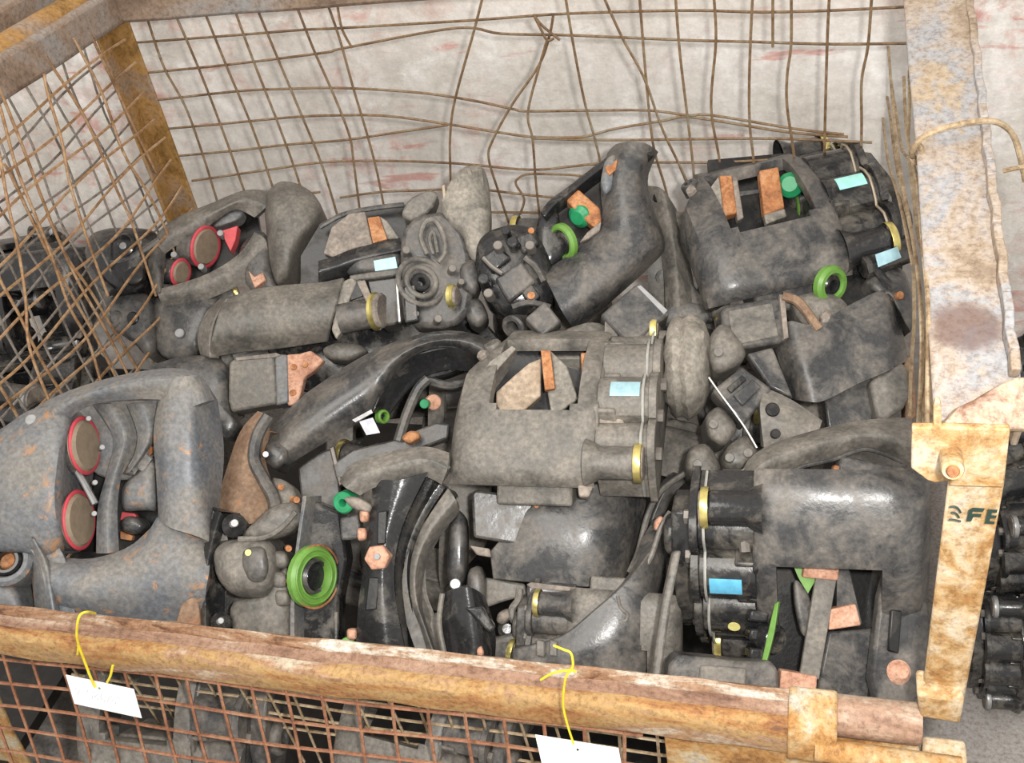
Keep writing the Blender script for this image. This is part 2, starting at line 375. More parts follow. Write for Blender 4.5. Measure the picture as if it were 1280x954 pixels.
# front rail: a rolled lip on top and the deeper ochre face below it
def rail_strip(name, mat, prof, x1):
    bm = bmesh.new(); xs = [-.06 + i * (x1 + .06) / 60 for i in range(61)]
    rows = [[bm.verts.new(Vector((x, y + .0007 * math.sin(x * 47 + z * 300), z + .0011 * math.sin(x * 23) + .0008 * math.sin(x * 61 + y * 90)))) for y, z in prof] for x in xs]
    for A, B in zip(rows, rows[1:]):
        for i in range(len(prof)): j = (i + 1) % len(prof); bm.faces.new((A[i], A[j], B[j], B[i]))
    bm.faces.new(rows[0]); bm.faces.new(rows[-1][::-1])
    return link(name, to_mesh(bm), mat, crate)
rail_strip('rail_lip', 'rail_peel', [(.004, .498), (-.002, .506), (-.010, .5065), (-.0125, .502), (-.0125, .497), (-.006, .494), (.002, .494)], X_END)
rail_strip('front_rail', 'rail_top', [(-.0125, .4985), (-.024, .4975), (-.031, .499), (-.031, .490), (-.006, .488)], X_END)
rail_strip('rail_face', 'rail_rust', [(-.028, .4995), (-.035, .502), (-.041, .501), (-.0445, .496), (-.0455, .486), (-.045, .464), (-.043, .456), (-.038, .4545), (-.036, .458), (-.037, .488)], X_END)
def plane(point, normal, flip=False):
    f = Fr.__new__(Fr); f.a = Vector(point); f.n = Vector(normal).normalized(); return f
def wires(name, mat, lines, par, **kw):
    bm = bmesh.new()
    for pts, r in lines: add_tube(bm, pts, r, 5, 0)
    return link(name, to_mesh(bm), mat, par, **kw)
# hinge clip and the short tube right of it, both at the right end of the rail
fy = plane((1, -0.02, 0.5), (0, -1, 0))
bm = bmesh.new(); xa, xb = hit(985, 890, 1, -.045).x, hit(1048, 895, 1, -.045).x
pr = [(0.006, 0.494), (-0.002, 0.512), (-0.02, 0.513), (-0.034, 0.505), (-0.046, 0.503), (-0.052, 0.490), (-0.050, 0.455), (-0.044, 0.45), (-0.04, 0.49)]
ra = [bm.verts.new((xa, y, z)) for y, z in pr]; rb = [bm.verts.new((xb, y, z)) for y, z in pr]
for i in range(len(pr)): j = (i + 1) % len(pr); bm.faces.new((ra[i], ra[j], rb[j], rb[i]))
bm.faces.new(ra[::-1]); bm.faces.new(rb)
link('hinge_clip', to_mesh(bm), 'sheet_rust', crate, bevel=0.003)
bm = bmesh.new(); xc = hit(1150, 892, 1, 0).x
add_lathe(bm, Vector((xb - 0.01, -0.014, 0.487)), X, [(0, 0), (0, .019), (.004, .021), (xc - xb + 0.006, .021), (xc - xb + 0.01, .019), (xc - xb + 0.01, 0)], 20)
link('hinge_tube', to_mesh(bm), 'rail_top', crate)
bm = bmesh.new(); add_tube(bm, [Vector((xb - .02, -.05, .478)), Vector((xb + .05, -.052, .479)), Vector((xc + .035, -.052, .477))], .012, 10)
link('hinge_rod', to_mesh(bm), 'sheet_rust', crate)
# solid sheet at the right of the front panel, and the corner plate
bm = bmesh.new(); xs0 = hit(826, 900, 1, -0.04).x
add_box(bm, Vector(((xs0 + 1.175) / 2, -0.03, 0.35)), X, Y, Z, 1.175 - xs0, 0.01, 0.24)
link('front_sheet', to_mesh(bm), 'sheet_rust', crate, bevel=0.003)
bm = bmesh.new(); add_box(bm, Vector((1.197, -0.03, 0.33)), X, Y, Z, 0.04, 0.026, 0.29)
link('lower_corner_post', to_mesh(bm), 'post_rust', crate, bevel=0.004)
# corner post above the rail
PF = plane((1.2, 0.0, 0.6), (0, -1, 0))
def yslab(name, mat, pts, y, thick, par, bevel=0.002, **kw):
    return slab(name, mat, par, pts, plane((0, y, 0), (0, -1, 0)), 0, thick, bevel, **kw)
post = yslab('front_post', 'post_rust', [(1186, 600), (1256, 604), (1232, 735), (1200, 905), (1150, 892), (1168, 745)], -0.004, 0.006, crate)
yslab('post_foot', 'post_rust', [(1146, 868), (1206, 876), (1201, 906), (1150, 898)], -0.018, 0.03, crate, 0.004)
lp = yslab('latch_plate', 'post_rust', [(1140, 535), (1167, 535), (1167, 508), (1170, 501), (1175, 502), (1177, 510), (1177, 535), (1263, 537), (1255, 610), (1187, 608), (1186, 602), (1168, 604), (1159, 601), (1139, 586)], -0.010, 0.007, crate, 0.0015)
bm = bmesh.new(); add_lathe(bm, hit(1188, 566, 1, -0.006), (hit(1191, 588, 1, -0.045) - hit(1188, 566, 1, -0.006)), [(0, 0.0), (0, .0085), (.04, .0085), (.043, .0075), (.0435, 0)], 20)
pin = link('latch_pin', to_mesh(bm), 'post_rust', crate)
bm = bmesh.new(); a = hit(1191, 588, 1, -0.045); dd = (a - hit(1188, 566, 1, -0.006)).normalized(); add_lathe(bm, a + dd * .002, dd, [(0, 0), (0, .005), (.002, .004), (.0022, 0)], 16)
link('pin_tip', to_mesh(bm), 'pad_orange', pin)
for pts in ([(1187, 634), (1193, 633.5), (1198, 636), (1201, 641)], [(1189, 641), (1195, 642), (1199, 647)], [(1186, 650), (1192, 650), (1201, 652)]):
    bm = bmesh.new(); P = spline([hit(x, y, 1, -0.0105) for x, y in pts], 4); add_tube(bm, P, .0009, 5)
    tm = link('stencil_letter', to_mesh(bm), 'letter_green', post)
for pts in ([(1208, 652), (1214, 652), (1217, 646), (1226, 646.5), (1227, 643), (1215, 642.5), (1216, 639.5), (1229, 640), (1231, 636), (1216, 635), (1211, 638)],
            [(1231, 654.5), (1243, 655.5), (1243.5, 652.5), (1237, 652), (1238, 648), (1245, 648), (1246, 645), (1239, 644.5), (1240, 641), (1246, 641.2), (1247, 637.8), (1235, 637)]):
    yslab('stencil_letter', 'letter_green', pts, -0.0104, 0.0004, post, 0, smooth=False)
# right top rail (seen end to end), its outer lip and the flared foot
A_, B_ = D(1225, 528, .87), D(1163, -70, 1.29)
dv = (B_ - A_).normalized(); upv = (Z - dv * dv.z).normalized(); sv = dv.cross(upv).normalized()
bm = bmesh.new(); add_box(bm, (A_ + B_) / 2, dv, sv, upv, (B_ - A_).length, .070, .006)
add_box(bm, (A_ + B_) / 2 + sv * .031 + upv * -.016, dv, sv, upv, (B_ - A_).length, .006, .034); dent(bm, .0022, 3)
rr = link('right_top_rail', to_mesh(bm), 'beam_paint', crate, bevel=.002)
bm = bmesh.new(); a0, b0 = D(1268, 470, .875), D(1203, -60, 1.28)
n_ = 30; P = [a0.lerp(b0, i / n_) + sv * .0012 * math.sin(i * 2.3) + upv * .004 for i in range(n_ + 1)]
for i in range(n_):
    add_box(bm, (P[i] + P[i + 1]) / 2, (P[i + 1] - P[i]).normalized(), sv, upv, (P[i + 1] - P[i]).length * 1.02, .008, .012 + .001 * math.sin(i * 1.7))
link('rail_lip', to_mesh(bm), 'beam_paint', crate, bevel=.0015)
# rust stain stays inside the paint: a scabbed patch with its own outline
ff = plane(D(1225, 520, .855), CT * .75 + Z * .25)
slab('rail_foot', 'flaky', crate, [(1179, 531), (1185, 524), (1200, 508), (1222, 498), (1240, 487), (1256, 478), (1272, 472), (1300, 470), (1310, 537), (1180, 535)], ff, 0.004, .012, .002)
# back rail, left rail, back left post
ba, bb = hit(150, 4, 1, .8), hit(480, -21, 1, .8)
bd = (bb - ba).normalized(); bm = bmesh.new(); e0, e1 = ba - bd * .04, ba + bd * 1.27
bar(bm, e0, e1, .035, .052, Z); dent(bm, .003, 5, 20); link('back_top_rail', to_mesh(bm), 'rail_back', crate, bevel=.006)
la, lb = hit(128, 14, 0, -.015), hit(0, 94, 0, -.015)
ld = (lb - la).normalized(); bm = bmesh.new(); bar(bm, la - ld * .03, la + ld * .8, .036, .055, Z); dent(bm, .003, 6, 14)
link('left_top_rail', to_mesh(bm), 'rail_back', crate, bevel=.008, seg=3)
bm = bmesh.new(); add_lathe(bm, la + Vector((-.012, -.03, .022)), ld, [(0, 0), (0, .021), (.75, .021), (.75, 0)], 14)
link('rail_tube', to_mesh(bm), 'post_back', crate)
pb = [(hit(118, 32, 1, .8), hit(160, 26, 1, .8)), (hit(206, 262, 1, .8), hit(246, 262, 1, .8))]
bm = bmesh.new(); t0 = (pb[0][0] + pb[0][1]) / 2; t1 = (pb[1][0] + pb[1][1]) / 2; td = (t1 - t0).normalized(); L = .62
mid = t0 + td * (L / 2 - .03)
add_box(bm, mid + X * .013, td, X, Y, L, .042, .006); add_box(bm, mid - X * .008 + Y * -.018, td, X, Y, L, .006, .04)
dent(bm, .0025, 9, 12); link('back_left_post', to_mesh(bm), 'post_back', crate, bevel=.0015)
# back mesh: every bent wire followed one by one
V = [[(184, 23), (205, 84), (232, 134), (255, 198), (275, 262), (300, 330)], [(220, 20), (249, 87), (279, 165), (304, 235), (330, 310)], [(257, 18), (285, 87), (316, 161), (339, 228), (362, 300)],
     [(294, 14), (316, 74), (349, 158), (373, 225), (395, 300)], [(322, 12), (346, 70), (380, 151), (403, 208), (425, 280)], [(371, 8), (393, 64), (417, 118), (437, 170), (442, 202), (452, 280)],
     [(410, 6), (425, 50), (442, 111), (459, 168), (472, 218), (485, 285)], [(605, -10), (593, 37), (569, 124), (563, 168), (563, 215), (565, 300)],
     [(692, 17), (687, 44), (674, 81), (640, 131), (616, 175), (611, 198), (623, 239), (640, 290)], [(684, 50), (674, 84), (660, 141), (666, 175), (670, 228), (677, 290)],
     [(667, 18), (678, 32), (700, 50)], [(668, 20), (676, 36), (684, 50), (692, 48)], [(706, -10), (717, 57), (731, 128), (744, 175), (752, 215), (760, 300)],
     [(752, -10), (778, 47), (805, 97), (828, 161), (855, 218), (872, 260)], [(799, -10), (805, 67), (811, 134), (818, 188), (835, 249), (842, 320)], [(844, -10), (850, 67), (860, 151), (867, 215), (870, 280)],
     [(892, -10), (895, 50), (889, 134), (900, 205), (906, 280)], [(941, -10), (937, 84), (937, 151), (942, 202), (945, 270)], [(966, -10), (966, 59)],
     [(989, -10), (989, 54), (984, 94), (984, 134), (993, 198), (996, 260)], [(1037, -10), (1034, 54), (1031, 165), (1030, 230)], [(1090, -10), (1085, 57), (1077, 101), (1077, 155), (1076, 230)],
     [(850, 208), (860, 232), (872, 260)], [(440, 60), (427, 35), (421, 2)]]
Hh = [[(172, 53), (292, 44), (380, 37), (425, 35), (593, 25), (707, 17), (855, 13), (951, 15), (1038, 13), (1140, 8)], [(182, 91), (282, 81), (403, 66), (430, 60), (569, 35), (627, 42), (714, 44), (855, 50), (937, 52), (1035, 55), (1140, 54)],
      [(196, 125), (296, 114), (356, 111), (430, 110), (526, 116), (593, 126), (640, 136), (660, 139), (740, 138), (811, 138), (860, 144), (890, 144), (994, 161), (1055, 168)],
      [(208, 161), (275, 155), (370, 146), (430, 144), (485, 145), (559, 155), (627, 166), (667, 171), (727, 171), (768, 161), (828, 151), (855, 146), (897, 151), (984, 165), (1060, 171)],
      [(222, 195), (296, 188), (356, 181), (430, 175), (492, 166), (560, 156)], [(240, 226), (336, 212), (403, 203), (475, 201), (566, 204), (660, 212), (714, 208), (744, 205), (821, 203), (890, 203), (960, 200)],
      [(425, 247), (475, 240), (526, 238), (560, 236)], [(605, 237), (694, 247), (760, 248)], [(667, 173), (760, 175), (855, 174), (951, 173), (1020, 175), (1090, 178)],
      [(735, 222), (717, 219), (690, 218), (660, 218), (647, 224), (645, 231), (655, 249), (650, 268)], [(600, 265), (674, 266), (740, 268)], [(260, 262), (330, 248), (400, 240)]]
lines = []
for i, p in enumerate(V): lines.append((spline([hit(x, y, 1, .797 - .004 * (i % 2)) for x, y in p], 6), .0021))
for i, p in enumerate(Hh): lines.append((spline([hit(x, y, 1, .802) for x, y in p], 6), .0021))
wires('back_mesh', 'wire_rust', lines, crate)
# left mesh: bent upright wires followed in place, long wires running back to the post
LV = [[(58, 70), (64, 81), (108, 151), (148, 242), (165, 279), (195, 370)], [(92, 48), (97, 57), (128, 118), (155, 192), (181, 235), (205, 282), (235, 360)], [(55, 92), (60, 118), (77, 175), (87, 228), (108, 296), (135, 370)],
      [(0, 112), (30, 188), (54, 252), (81, 317), (111, 361), (151, 428), (178, 472)], [(-8, 120), (0, 134), (20, 208), (44, 269), (64, 319), (87, 384), (111, 428), (128, 485)], [(-6, 170), (0, 198), (10, 255), (24, 319), (32, 374), (37, 435), (64, 508), (80, 550)],
      [(5, 205), (13, 218), (37, 269), (60, 316), (91, 371), (120, 422), (148, 478)], [(-10, 320), (0, 350), (24, 394), (50, 448), (85, 505)], [(60, 270), (84, 324), (104, 364), (135, 418), (165, 480)],
      [(112, 40), (140, 100), (168, 160), (195, 215)], [(-10, 470), (10, 500), (40, 555)]]
lines = [(spline([hit(x, y, 0, .002 + .006 * (i % 3)) for x, y in p], 6), .0023) for i, p in enumerate(LV)]
for k in range(14):
    z0 = .935 - .043 * k; P = []
    for j in range(16):
        y = .768 - j * .055; P.append(Vector((.004 + .004 * math.sin(k * 2 + j * .9), y, z0 + .006 * math.sin(k * 1.7 + j * .8) - (.0 if k < 5 else .012 * math.sin(j * .35)))))
    lines.append((spline(P, 3), .0021))
wires('left_mesh', 'wire_left', lines, crate)
# right mesh, seen edge on: wires hanging along the inside of the rail
RV = [[(1096, -10), (1109, 50), (1115, 118), (1122, 190), (1134, 260), (1146, 330), (1152, 400), (1152, 460), (1148, 530)], [(1106, 104), (1112, 140), (1118, 190), (1127, 240), (1139, 290), (1147, 340), (1155, 420), (1156, 470), (1155, 530)],
      [(1112, 90), (1120, 140), (1127, 185), (1136, 200), (1141, 235), (1147, 290), (1156, 330), (1162, 420), (1164, 530)], [(1137, 88), (1137, 140), (1136, 180), (1147, 230), (1153, 300), (1160, 380), (1160, 450), (1159, 530)],
      [(1130, 96), (1133, 160), (1143, 215), (1152, 280)], [(1142, 338), (1143, 400), (1139, 460), (1137, 520)], [(1103, 140), (1110, 200), (1124, 250), (1141, 330)]]
lines = [(spline([hit(x, y, 0, 1.160 + .004 * (i % 3)) for x, y in p], 5), .0021) for i, p in enumerate(RV)]
wires('right_mesh', 'wire_pale', lines, crate)
# lower front: mesh panel and the folded flap hanging in front of it
lines = []; dn = Vector((0, -.30, -1)).normalized()
x = -.055
k = 0
while x < xs0 - .005:
    p0 = Vector((x, -.034, .462)); P = [p0 + dn * (.03 * j) + X * .0015 * math.sin(k + j * .8) for j in range(9)]; lines.append((P, .0022)); x += .0445; k += 1
for k in range(5):
    off = .018 + .040 * k
    P = [Vector((-.06 + .04 * j, -.034, .462)) + dn * (off + .003 * math.sin(j * .5 + k)) for j in range(int((xs0 + .06) / .04) + 1)]; lines.append((P, .0022))
wires('front_flap_mesh', 'wire_front', lines, crate)
lines = []; x = .13; k = 0
while x < xs0:
    P = [Vector((x + .008 * math.sin(k * 1.3) * j * .2, -.004, .465 - .03 * j)) for j in range(9)]; lines.append((P, .0019)); x += .041; k += 1
for k in range(6):
    P = [Vector((.12 + .04 * j, -.003, .45 - .028 * k - .0006 * j + .002 * math.sin(j * .7 + k))) for j in range(int((xs0 - .12) / .04) + 1)]; lines.append((P, .0019))
wires('front_mesh', 'wire_pale', lines, crate)
slab('corner_gusset', 'sheet_rust', crate, [(-40, 850), (-5, 868), (14, 915), (40, 960), (52, 1000), (-60, 1000)], plane((0, -.02, 0), (0, -1, 0)), 0, .006, .002)
bm = bmesh.new(); add_box(bm, Vector((.6, .4, .12)), X, Y, Z, 1.16, .76, .02); link('crate_floor', to_mesh(bm), 'shade_black', crate, bevel=.003)  # dirty steel, coloured near black so gaps in the heap look shaded
for xx in (.1, 1.1):
    for yy in (.08, .72):
        bm = bmesh.new(); add_box(bm, Vector((xx, yy, .055)), X, Y, Z, .1, .1, .11); link('foot', to_mesh(bm), 'sheet_rust', crate, bevel=.004)
# wire loop tied round the right rail
wl = root('tie_wire_loop', 'rusty wire looped around the right top rail of the crate', 'wire', D(1190, 170, 1.08))
lf = plane(D(1190, 165, 1.08), CT)
bm = bmesh.new()
add_tube(bm, [lf.pt(x, y, o) for x, y, o in ((1150, 205, -.06), (1141, 196, -.01), (1142, 186, .01), (1152, 173, .02), (1172, 163, .03), (1200, 155, .032), (1236, 151, .03), (1255, 157, .02), (1268, 172, .005), (1276, 198, -.01), (1282, 226, -.03))], .0032, 8, 5)
add_tube(bm, [lf.pt(x, y, o) for x, y, o in ((1146, 178, .005), (1152, 186, .01), (1150, 197, 0), (1144, 203, -.01), (1139, 195, -.01), (1141, 184, 0))], .0026, 8, 5)
add_tube(bm, [lf.pt(x, y, o) for x, y, o in ((1254, 214, 0), (1266, 211, .004), (1290, 207, .0))], .0026, 8, 5)
link('wire', to_mesh(bm), 'wire_pale', wl)
# two tags on yellow wire
def tag_card(label, pts, y, holep, wirepts, marks=None):
    t = root('paper_tag', label, 'tag', hit(pts[0][0], pts[0][1], 1, y)); f = plane((0, y, 0), (0, -1, .25))
    f.a = Vector((0, y, .43))
    c = slab('card', 'tag_card', t, pts, f, 0, .0008, 0, smooth=False)
    cyl('eyelet', 'green_ring' if marks else 'dark_hole', t, f, holep[0], holep[1], .001, -Vector((0, 1, 0)), 1.6, .001)
    for wp in wirepts: tube('tie_wire', 'yellow_wire', t, f, wp, 1.6 if marks else 1.5, .003)
    if marks:
        for m_ in marks: tube('handwriting', 'pencil', c, f, m_, .45, .0006, 4, 3)
    return t
g = lambda s: [(82 + (x * 1.0) * 1 + 0, y) for x, y in s]
mk = []
def stroke(u, v): return (93 + u * 56 + v * 4, 859 + u * 12.5 + v * 12)       # along the written line
for s in ([(0, .2), (.05, 0), (.1, .2), (0, .9), (.1, .9)], [(.15, .5), (.2, .5)], [(.3, 0), (.25, .4), (.3, .9), (.37, .5), (.3, 0)], [(.45, 0), (.41, .25), (.49, .6), (.44, .9), (.41, .6), (.5, .2), (.45, 0)],
          [(.61, 0), (.55, .5), (.59, .9), (.63, .65), (.56, .6)], [(.67, .2), (.72, 0), (.76, .25), (.67, .9), (.77, .9)], [(.84, 0), (.8, .25), (.88, .6), (.83, .9), (.8, .6), (.88, .2), (.84, 0)], [(.95, .2), (.99, 0), (.99, .95)]):
    mk.append([stroke(*p) for p in s])
tag_card('small white tag with faint handwriting on yellow wire, hanging at left end of front rail', [(82, 844), (167, 862), (177, 898), (93, 880)], -.085, (124, 861),
         [[(119, 767, -.03), (110, 765, .0), (101, 768, .012), (97, 778, .018), (96, 795, .016), (98, 806, .012), (97, 818, .006)], [(98, 806, .012), (104, 822, .006), (113, 846, .002), (119, 859, .001)], [(141, 832, -.004), (138, 845, -.002), (134, 853, -.002)]], mk)
tag_card('blank white tag on yellow wire, hanging at middle of front rail', [(669, 919), (773, 936), (780, 975), (678, 958)], -.085, (722, 938),
         [[(692, 807, .01), (704, 812, .014), (713, 816, .016), (716, 826, .018), (715, 836, .02), (707, 848, .018), (704, 880, .008), (709, 905, .004), (717, 930, .001)], [(676, 850, .01), (690, 842, .016), (704, 839, .02), (714, 838, .02), (720, 840, .018)]])
# ------------------------------------------------------------------ a complete air disc brake caliper in its own coordinates
# x runs along the disc axis (0 outboard .. .31 inboard), y along the disc edge, z outward; crown of the bridge at z = 0
R0 = 0.215
def local(name, me, mat, par, bevel=0.0, seg=2, smooth=True, **kw):
    ORG.setdefault(par.name, Vector()); sv_ = ORG[par.name]; ORG[par.name] = Vector()
    o = link(name, me, mat, par, smooth=smooth, bevel=bevel, seg=seg, **kw); ORG[par.name] = sv_; ORG[o.name] = Vector(); return o
def arcpt(u, th, r): return Vector((u, r * math.sin(th), r * math.cos(th) - R0))
def prism(bm, outline, u0, u1):
    a = [bm.verts.new((u0, y, z)) for y, z in outline]; b = [bm.verts.new((u1, y, z)) for y, z in outline]
    bm.faces.new(a); bm.faces.new(b[::-1])
    for i in range(len(a)): j = (i + 1) % len(a); bm.faces.new((a[i], b[i], b[j], a[j]))
def sector(th0, th1, r0, r1, n=14, yc=0):
    o = [(r1 * math.sin(th0 + (th1 - th0) * i / n) + yc, r1 * math.cos(th0 + (th1 - th0) * i / n) - R0) for i in range(n + 1)]
    o += [(r0 * math.sin(th1 + (th0 - th1) * i / n) + yc, r0 * math.cos(th1 + (th0 - th1) * i / n) - R0) for i in range(n + 1)]
    return o
def build_caliper(name, label, body='cast_black', house='cast_black', sticker='sticker_blue', strap='wire_silver', pad='pad_orange', padb='pad_back', ring_='green_ring',
                  cap='gold_ring', boot=None, boot_y=.02, bar=False, win=(.055, .172, -.36, .34), th=(-.78, .66), end_cap=None, pads=True, group=None, dot=False, skirt_u=.19, carrier=True, pad_u=(.062, .128)):
    o = bpy.data.objects.new(name, None); COL.objects.link(o); o.empty_display_size = .05; ORG[o.name] = Vector()
    o['label'] = label; o['category'] = 'brake caliper'
    if group: o['group'] = group
    # bridge: one shell bent round the disc with the pad window cut through
    prof = [(0.022, -.105), (0.008, -.09), (0.0, -.06), (0.002, -.03), (0.012, -.010), (0.03, -.002), (.045, 0)]
    us = [.055, .065, .09, .115, .14, .162, .172, skirt_u]
    prof += [(u, 0) for u in us] + [(skirt_u + .006, -.004)]
    nth = 34; ths = [th[0] + (th[1] - th[0]) * i / nth for i in range(nth + 1)]
    bm = bmesh.new(); g = {}
    for i, (u, dr) in enumerate(prof):
        for j, t in enumerate(ths):
            r = R0 + dr + .004 * math.cos(t * 2.2)
            e = min(j, nth - j)
            if e == 0: r -= .012
            elif e == 1: r -= .004
            uu = u + min(.05, .13 * max(0, t - .0)) * max(0, 1 - u / .055)
            if dr < -.02: r = R0 + dr * (1 - .35 * abs(t))
            g[i, j] = bm.verts.new(arcpt(uu, t, r))
    for i in range(len(prof) - 1):
        for j in range(nth):
            um = (prof[i][0] + prof[i + 1][0]) / 2; tm = (ths[j] + ths[j + 1]) / 2
            if prof[i][1] >= -.001 and win[0] < um < win[1] and win[2] < tm < win[3]:
                # soft corners
                du = min(um - win[0], win[1] - um); dt = min(tm - win[2], win[3] - tm)
                if not (du < .012 and dt < .035): continue
            bm.faces.new((g[i, j], g[i + 1, j], g[i + 1, j + 1], g[i, j + 1]))
    bmesh.ops.recalc_face_normals(bm, faces=bm.faces)
    if sum(f.normal.z for f in bm.faces) < 0: bmesh.ops.reverse_faces(bm, faces=bm.faces)
    me = bpy.data.meshes.new('bridge'); bm.to_mesh(me); bm.free()
    br = local('bridge', me, body, o)
    s = br.modifiers.new('solid', 'SOLIDIFY'); s.thickness = .017; s.offset = -1; s.use_even_offset = True
    b = br.modifiers.new('bevel', 'BEVEL'); b.width = .006; b.segments = 3; b.limit_method = 'ANGLE'; b.angle_limit = math.radians(40)
    # bosses and bolts on the outboard end
    for t, rr in ((-.3, .013), (0, .016), (.3, .013)):
        bm = bmesh.new(); c = arcpt(.036, t, R0 - .008); d = Vector((-.35, math.sin(t), math.cos(t))).normalized(); add_lathe(bm, c, d, [(-.01, rr), (.006, rr), (.009, rr * .85), (.009, rr * .5), (0, rr * .45), (0, 0)], 16)
        local('boss', to_mesh(bm), body, o)
    bm = bmesh.new(); c = arcpt(.03, .14, R0 - .002); add_lathe(bm, c, Vector((-.4, 0, 1)), [(-.004, .008), (.006, .008), (.008, .006), (.008, 0)], 6)
    local('bolt', to_mesh(bm), 'pad_back', o)
    if end_cap:
        bm = bmesh.new(); c = arcpt(.002, end_cap, R0 - .052); add_lathe(bm, c, Vector((-1, 0, .5)), [(-.01, .02), (.004, .02), (.01, .014), (.012, 0)], 24)
        local('end_plug', to_mesh(bm), 'pad_peach', o)
    # actuator housing: three lobes side by side
    def outline(grow=0.0, floor_=-.115):
        pts = []
        for yc, rad, zc in ((-.084, .026, -.050), (-.030, .036, -.034), (.034, .036, -.034), (.086, .026, -.052)):
            for k in range(9):
                a = math.radians(158 - 17 * k) if yc else 0
                pts.append((yc + (rad + grow) * math.cos(a), zc + (rad + grow) * math.sin(a)))
        pts += [(.118 + grow, -.07), (.118 + grow, floor_), (-.118 - grow, floor_), (-.118 - grow, -.07)]
        pts.sort(key=lambda p: 0) ; return pts
    bm = bmesh.new(); prism(bm, outline(), .196, .262); local('housing', to_mesh(bm), house, o, bevel=.003)
    bm = bmesh.new()
    for yc in (-.062, .002, .064):
        add_box(bm, Vector((.205, yc, -.035)), Vector((1, 0, 0)), Vector((0, 1, 0)), Vector((0, 0, 1)), .03, .007, .05)
    prism(bm, [(-.1, -.1), (-.1, -.035), (-.06, -.006), (.06, -.006), (.1, -.035), (.1, -.1)], .183, .199)
    local('rib', to_mesh(bm), house, o, bevel=.003)
    bm = bmesh.new(); prism(bm, outline(.007), .262, .272)
    local('flange', to_mesh(bm), house, o, bevel=.003)
    for yc in (-.1, -.055, .002, .06, .105):
        bm = bmesh.new(); add_lathe(bm, Vector((.272, yc, -.052 if abs(yc) > .09 else -.03)), Vector((1, 0, 0)), [(0, .009), (.007, .009), (.008, .006), (.008, 0)], 6)
        local('flange_bolt', to_mesh(bm), 'bolt_dusty', o)
    # rear cover
    if boot:
        bm = bmesh.new(); n = 26; prof_b = [(.272, .052), (.278, .064), (.286, .070), (.294, .066), (.302, .073), (.312, .066), (.322, .058), (.330, .035), (.332, 0)]
        add_lathe(bm, Vector((0, boot_y, -.065)), Vector((1, 0, 0)), prof_b, 40)
        from mathutils import noise as N
        for v in bm.verts: v.co += Vector((.6, .5, .5)) * (N.noise(Vector((v.co.x * 30, v.co.y * 45, v.co.z * 45))) * .008)
        local('wrinkled_boot', to_mesh(bm), boot, o)
    else:
        bm = bmesh.new()
        prism(bm, [(-.09, -.11), (-.1, -.06), (-.07, -.035), (-.02, -.02), (.05, -.02), (.09, -.04), (.1, -.11)], .272, .296)
        for yc, rr in ((-.05, .026), (.035, .03)): add_lathe(bm, Vector((.29, yc, -.07)), Vector((1, 0, 0)), [(0, rr), (.014, rr), (.018, rr * .8), (.018, rr * .4), (.012, rr * .35), (.012, 0)], 22)
        local('rear_cover', to_mesh(bm), house, o, bevel=.003)
    # guide pin tubes with caps
    for sgn in (-1, 1):
        c = Vector((.19, sgn * .122, -.045)); bm = bmesh.new()
        add_lathe(bm, c, Vector((1, 0, 0)), [(-.004, .03), (.006, .026), (.014, .021), (.056, .021), (.060, .018), (.060, 0)], 24)
        add_box(bm, c + Vector((.01, -sgn * .02, -.004)), Vector((1, 0, 0)), Vector((0, 1, 0)), Vector((0, 0, 1)), .03, .04, .022)
        gp = local('guide_pin_tube', to_mesh(bm), house, o, bevel=.002)
        bm = bmesh.new(); add_lathe(bm, c + Vector((.0585, 0, 0)), Vector((1, 0, 0)), [(-.001, .0245), (.003, .0255), (.008, .0245), (.009, .021)], 24)
        local('pin_cap_ring', to_mesh(bm), cap, gp)
        bm = bmesh.new(); add_lathe(bm, c + Vector((.067, 0, 0)), Vector((1, 0, 0)), [(-.006, .022), (0, .022), (.002, .02), (.002, 0)], 24)
        local('pin_cap', to_mesh(bm), 'pad_back', gp)
    if sticker:
        bm = bmesh.new(); n = 8; rad = .0372; yc, zc = -.030, -.034; rows = []
        for k in range(n + 1):
            a = math.radians(118 - 34 * k / n) ; rows.append([bm.verts.new((uu, yc + rr * math.cos(a), zc + rr * math.sin(a))) for uu, rr in ((.212, rad), (.25, rad), (.25, rad - .001), (.212, rad - .001))])
        for A, B in zip(rows, rows[1:]):
            for i in range(4): bm.faces.new((A[i], A[(i + 1) % 4], B[(i + 1) % 4], B[i]))
        bm.faces.new(rows[0]); bm.faces.new(rows[-1][::-1]); local('sticker', to_mesh(bm), sticker, o)
    if dot:
        bm = bmesh.new(); add_lathe(bm, Vector((.225, .034, .0022)), Vector((0, 0, 1)), [(0, .0075), (.001, .0075), (.001, 0)], 16); local('paint_dot', to_mesh(bm), 'yellow_dot', o)
    if strap:
        bm = bmesh.new(); pts = [Vector((.2545, y * 1.02, z * 1.0 + .003)) for y, z in outline(.0015)[:36]]
        pts = [Vector((.2545, -.12, -.11)), Vector((.2545, -.12, -.07))] + pts[::3] + [Vector((.2545, .12, -.07)), Vector((.2545, .12, -.11))]
        add_tube(bm, pts, .0018, 6, 2); local('wire_strap', to_mesh(bm), strap, o)
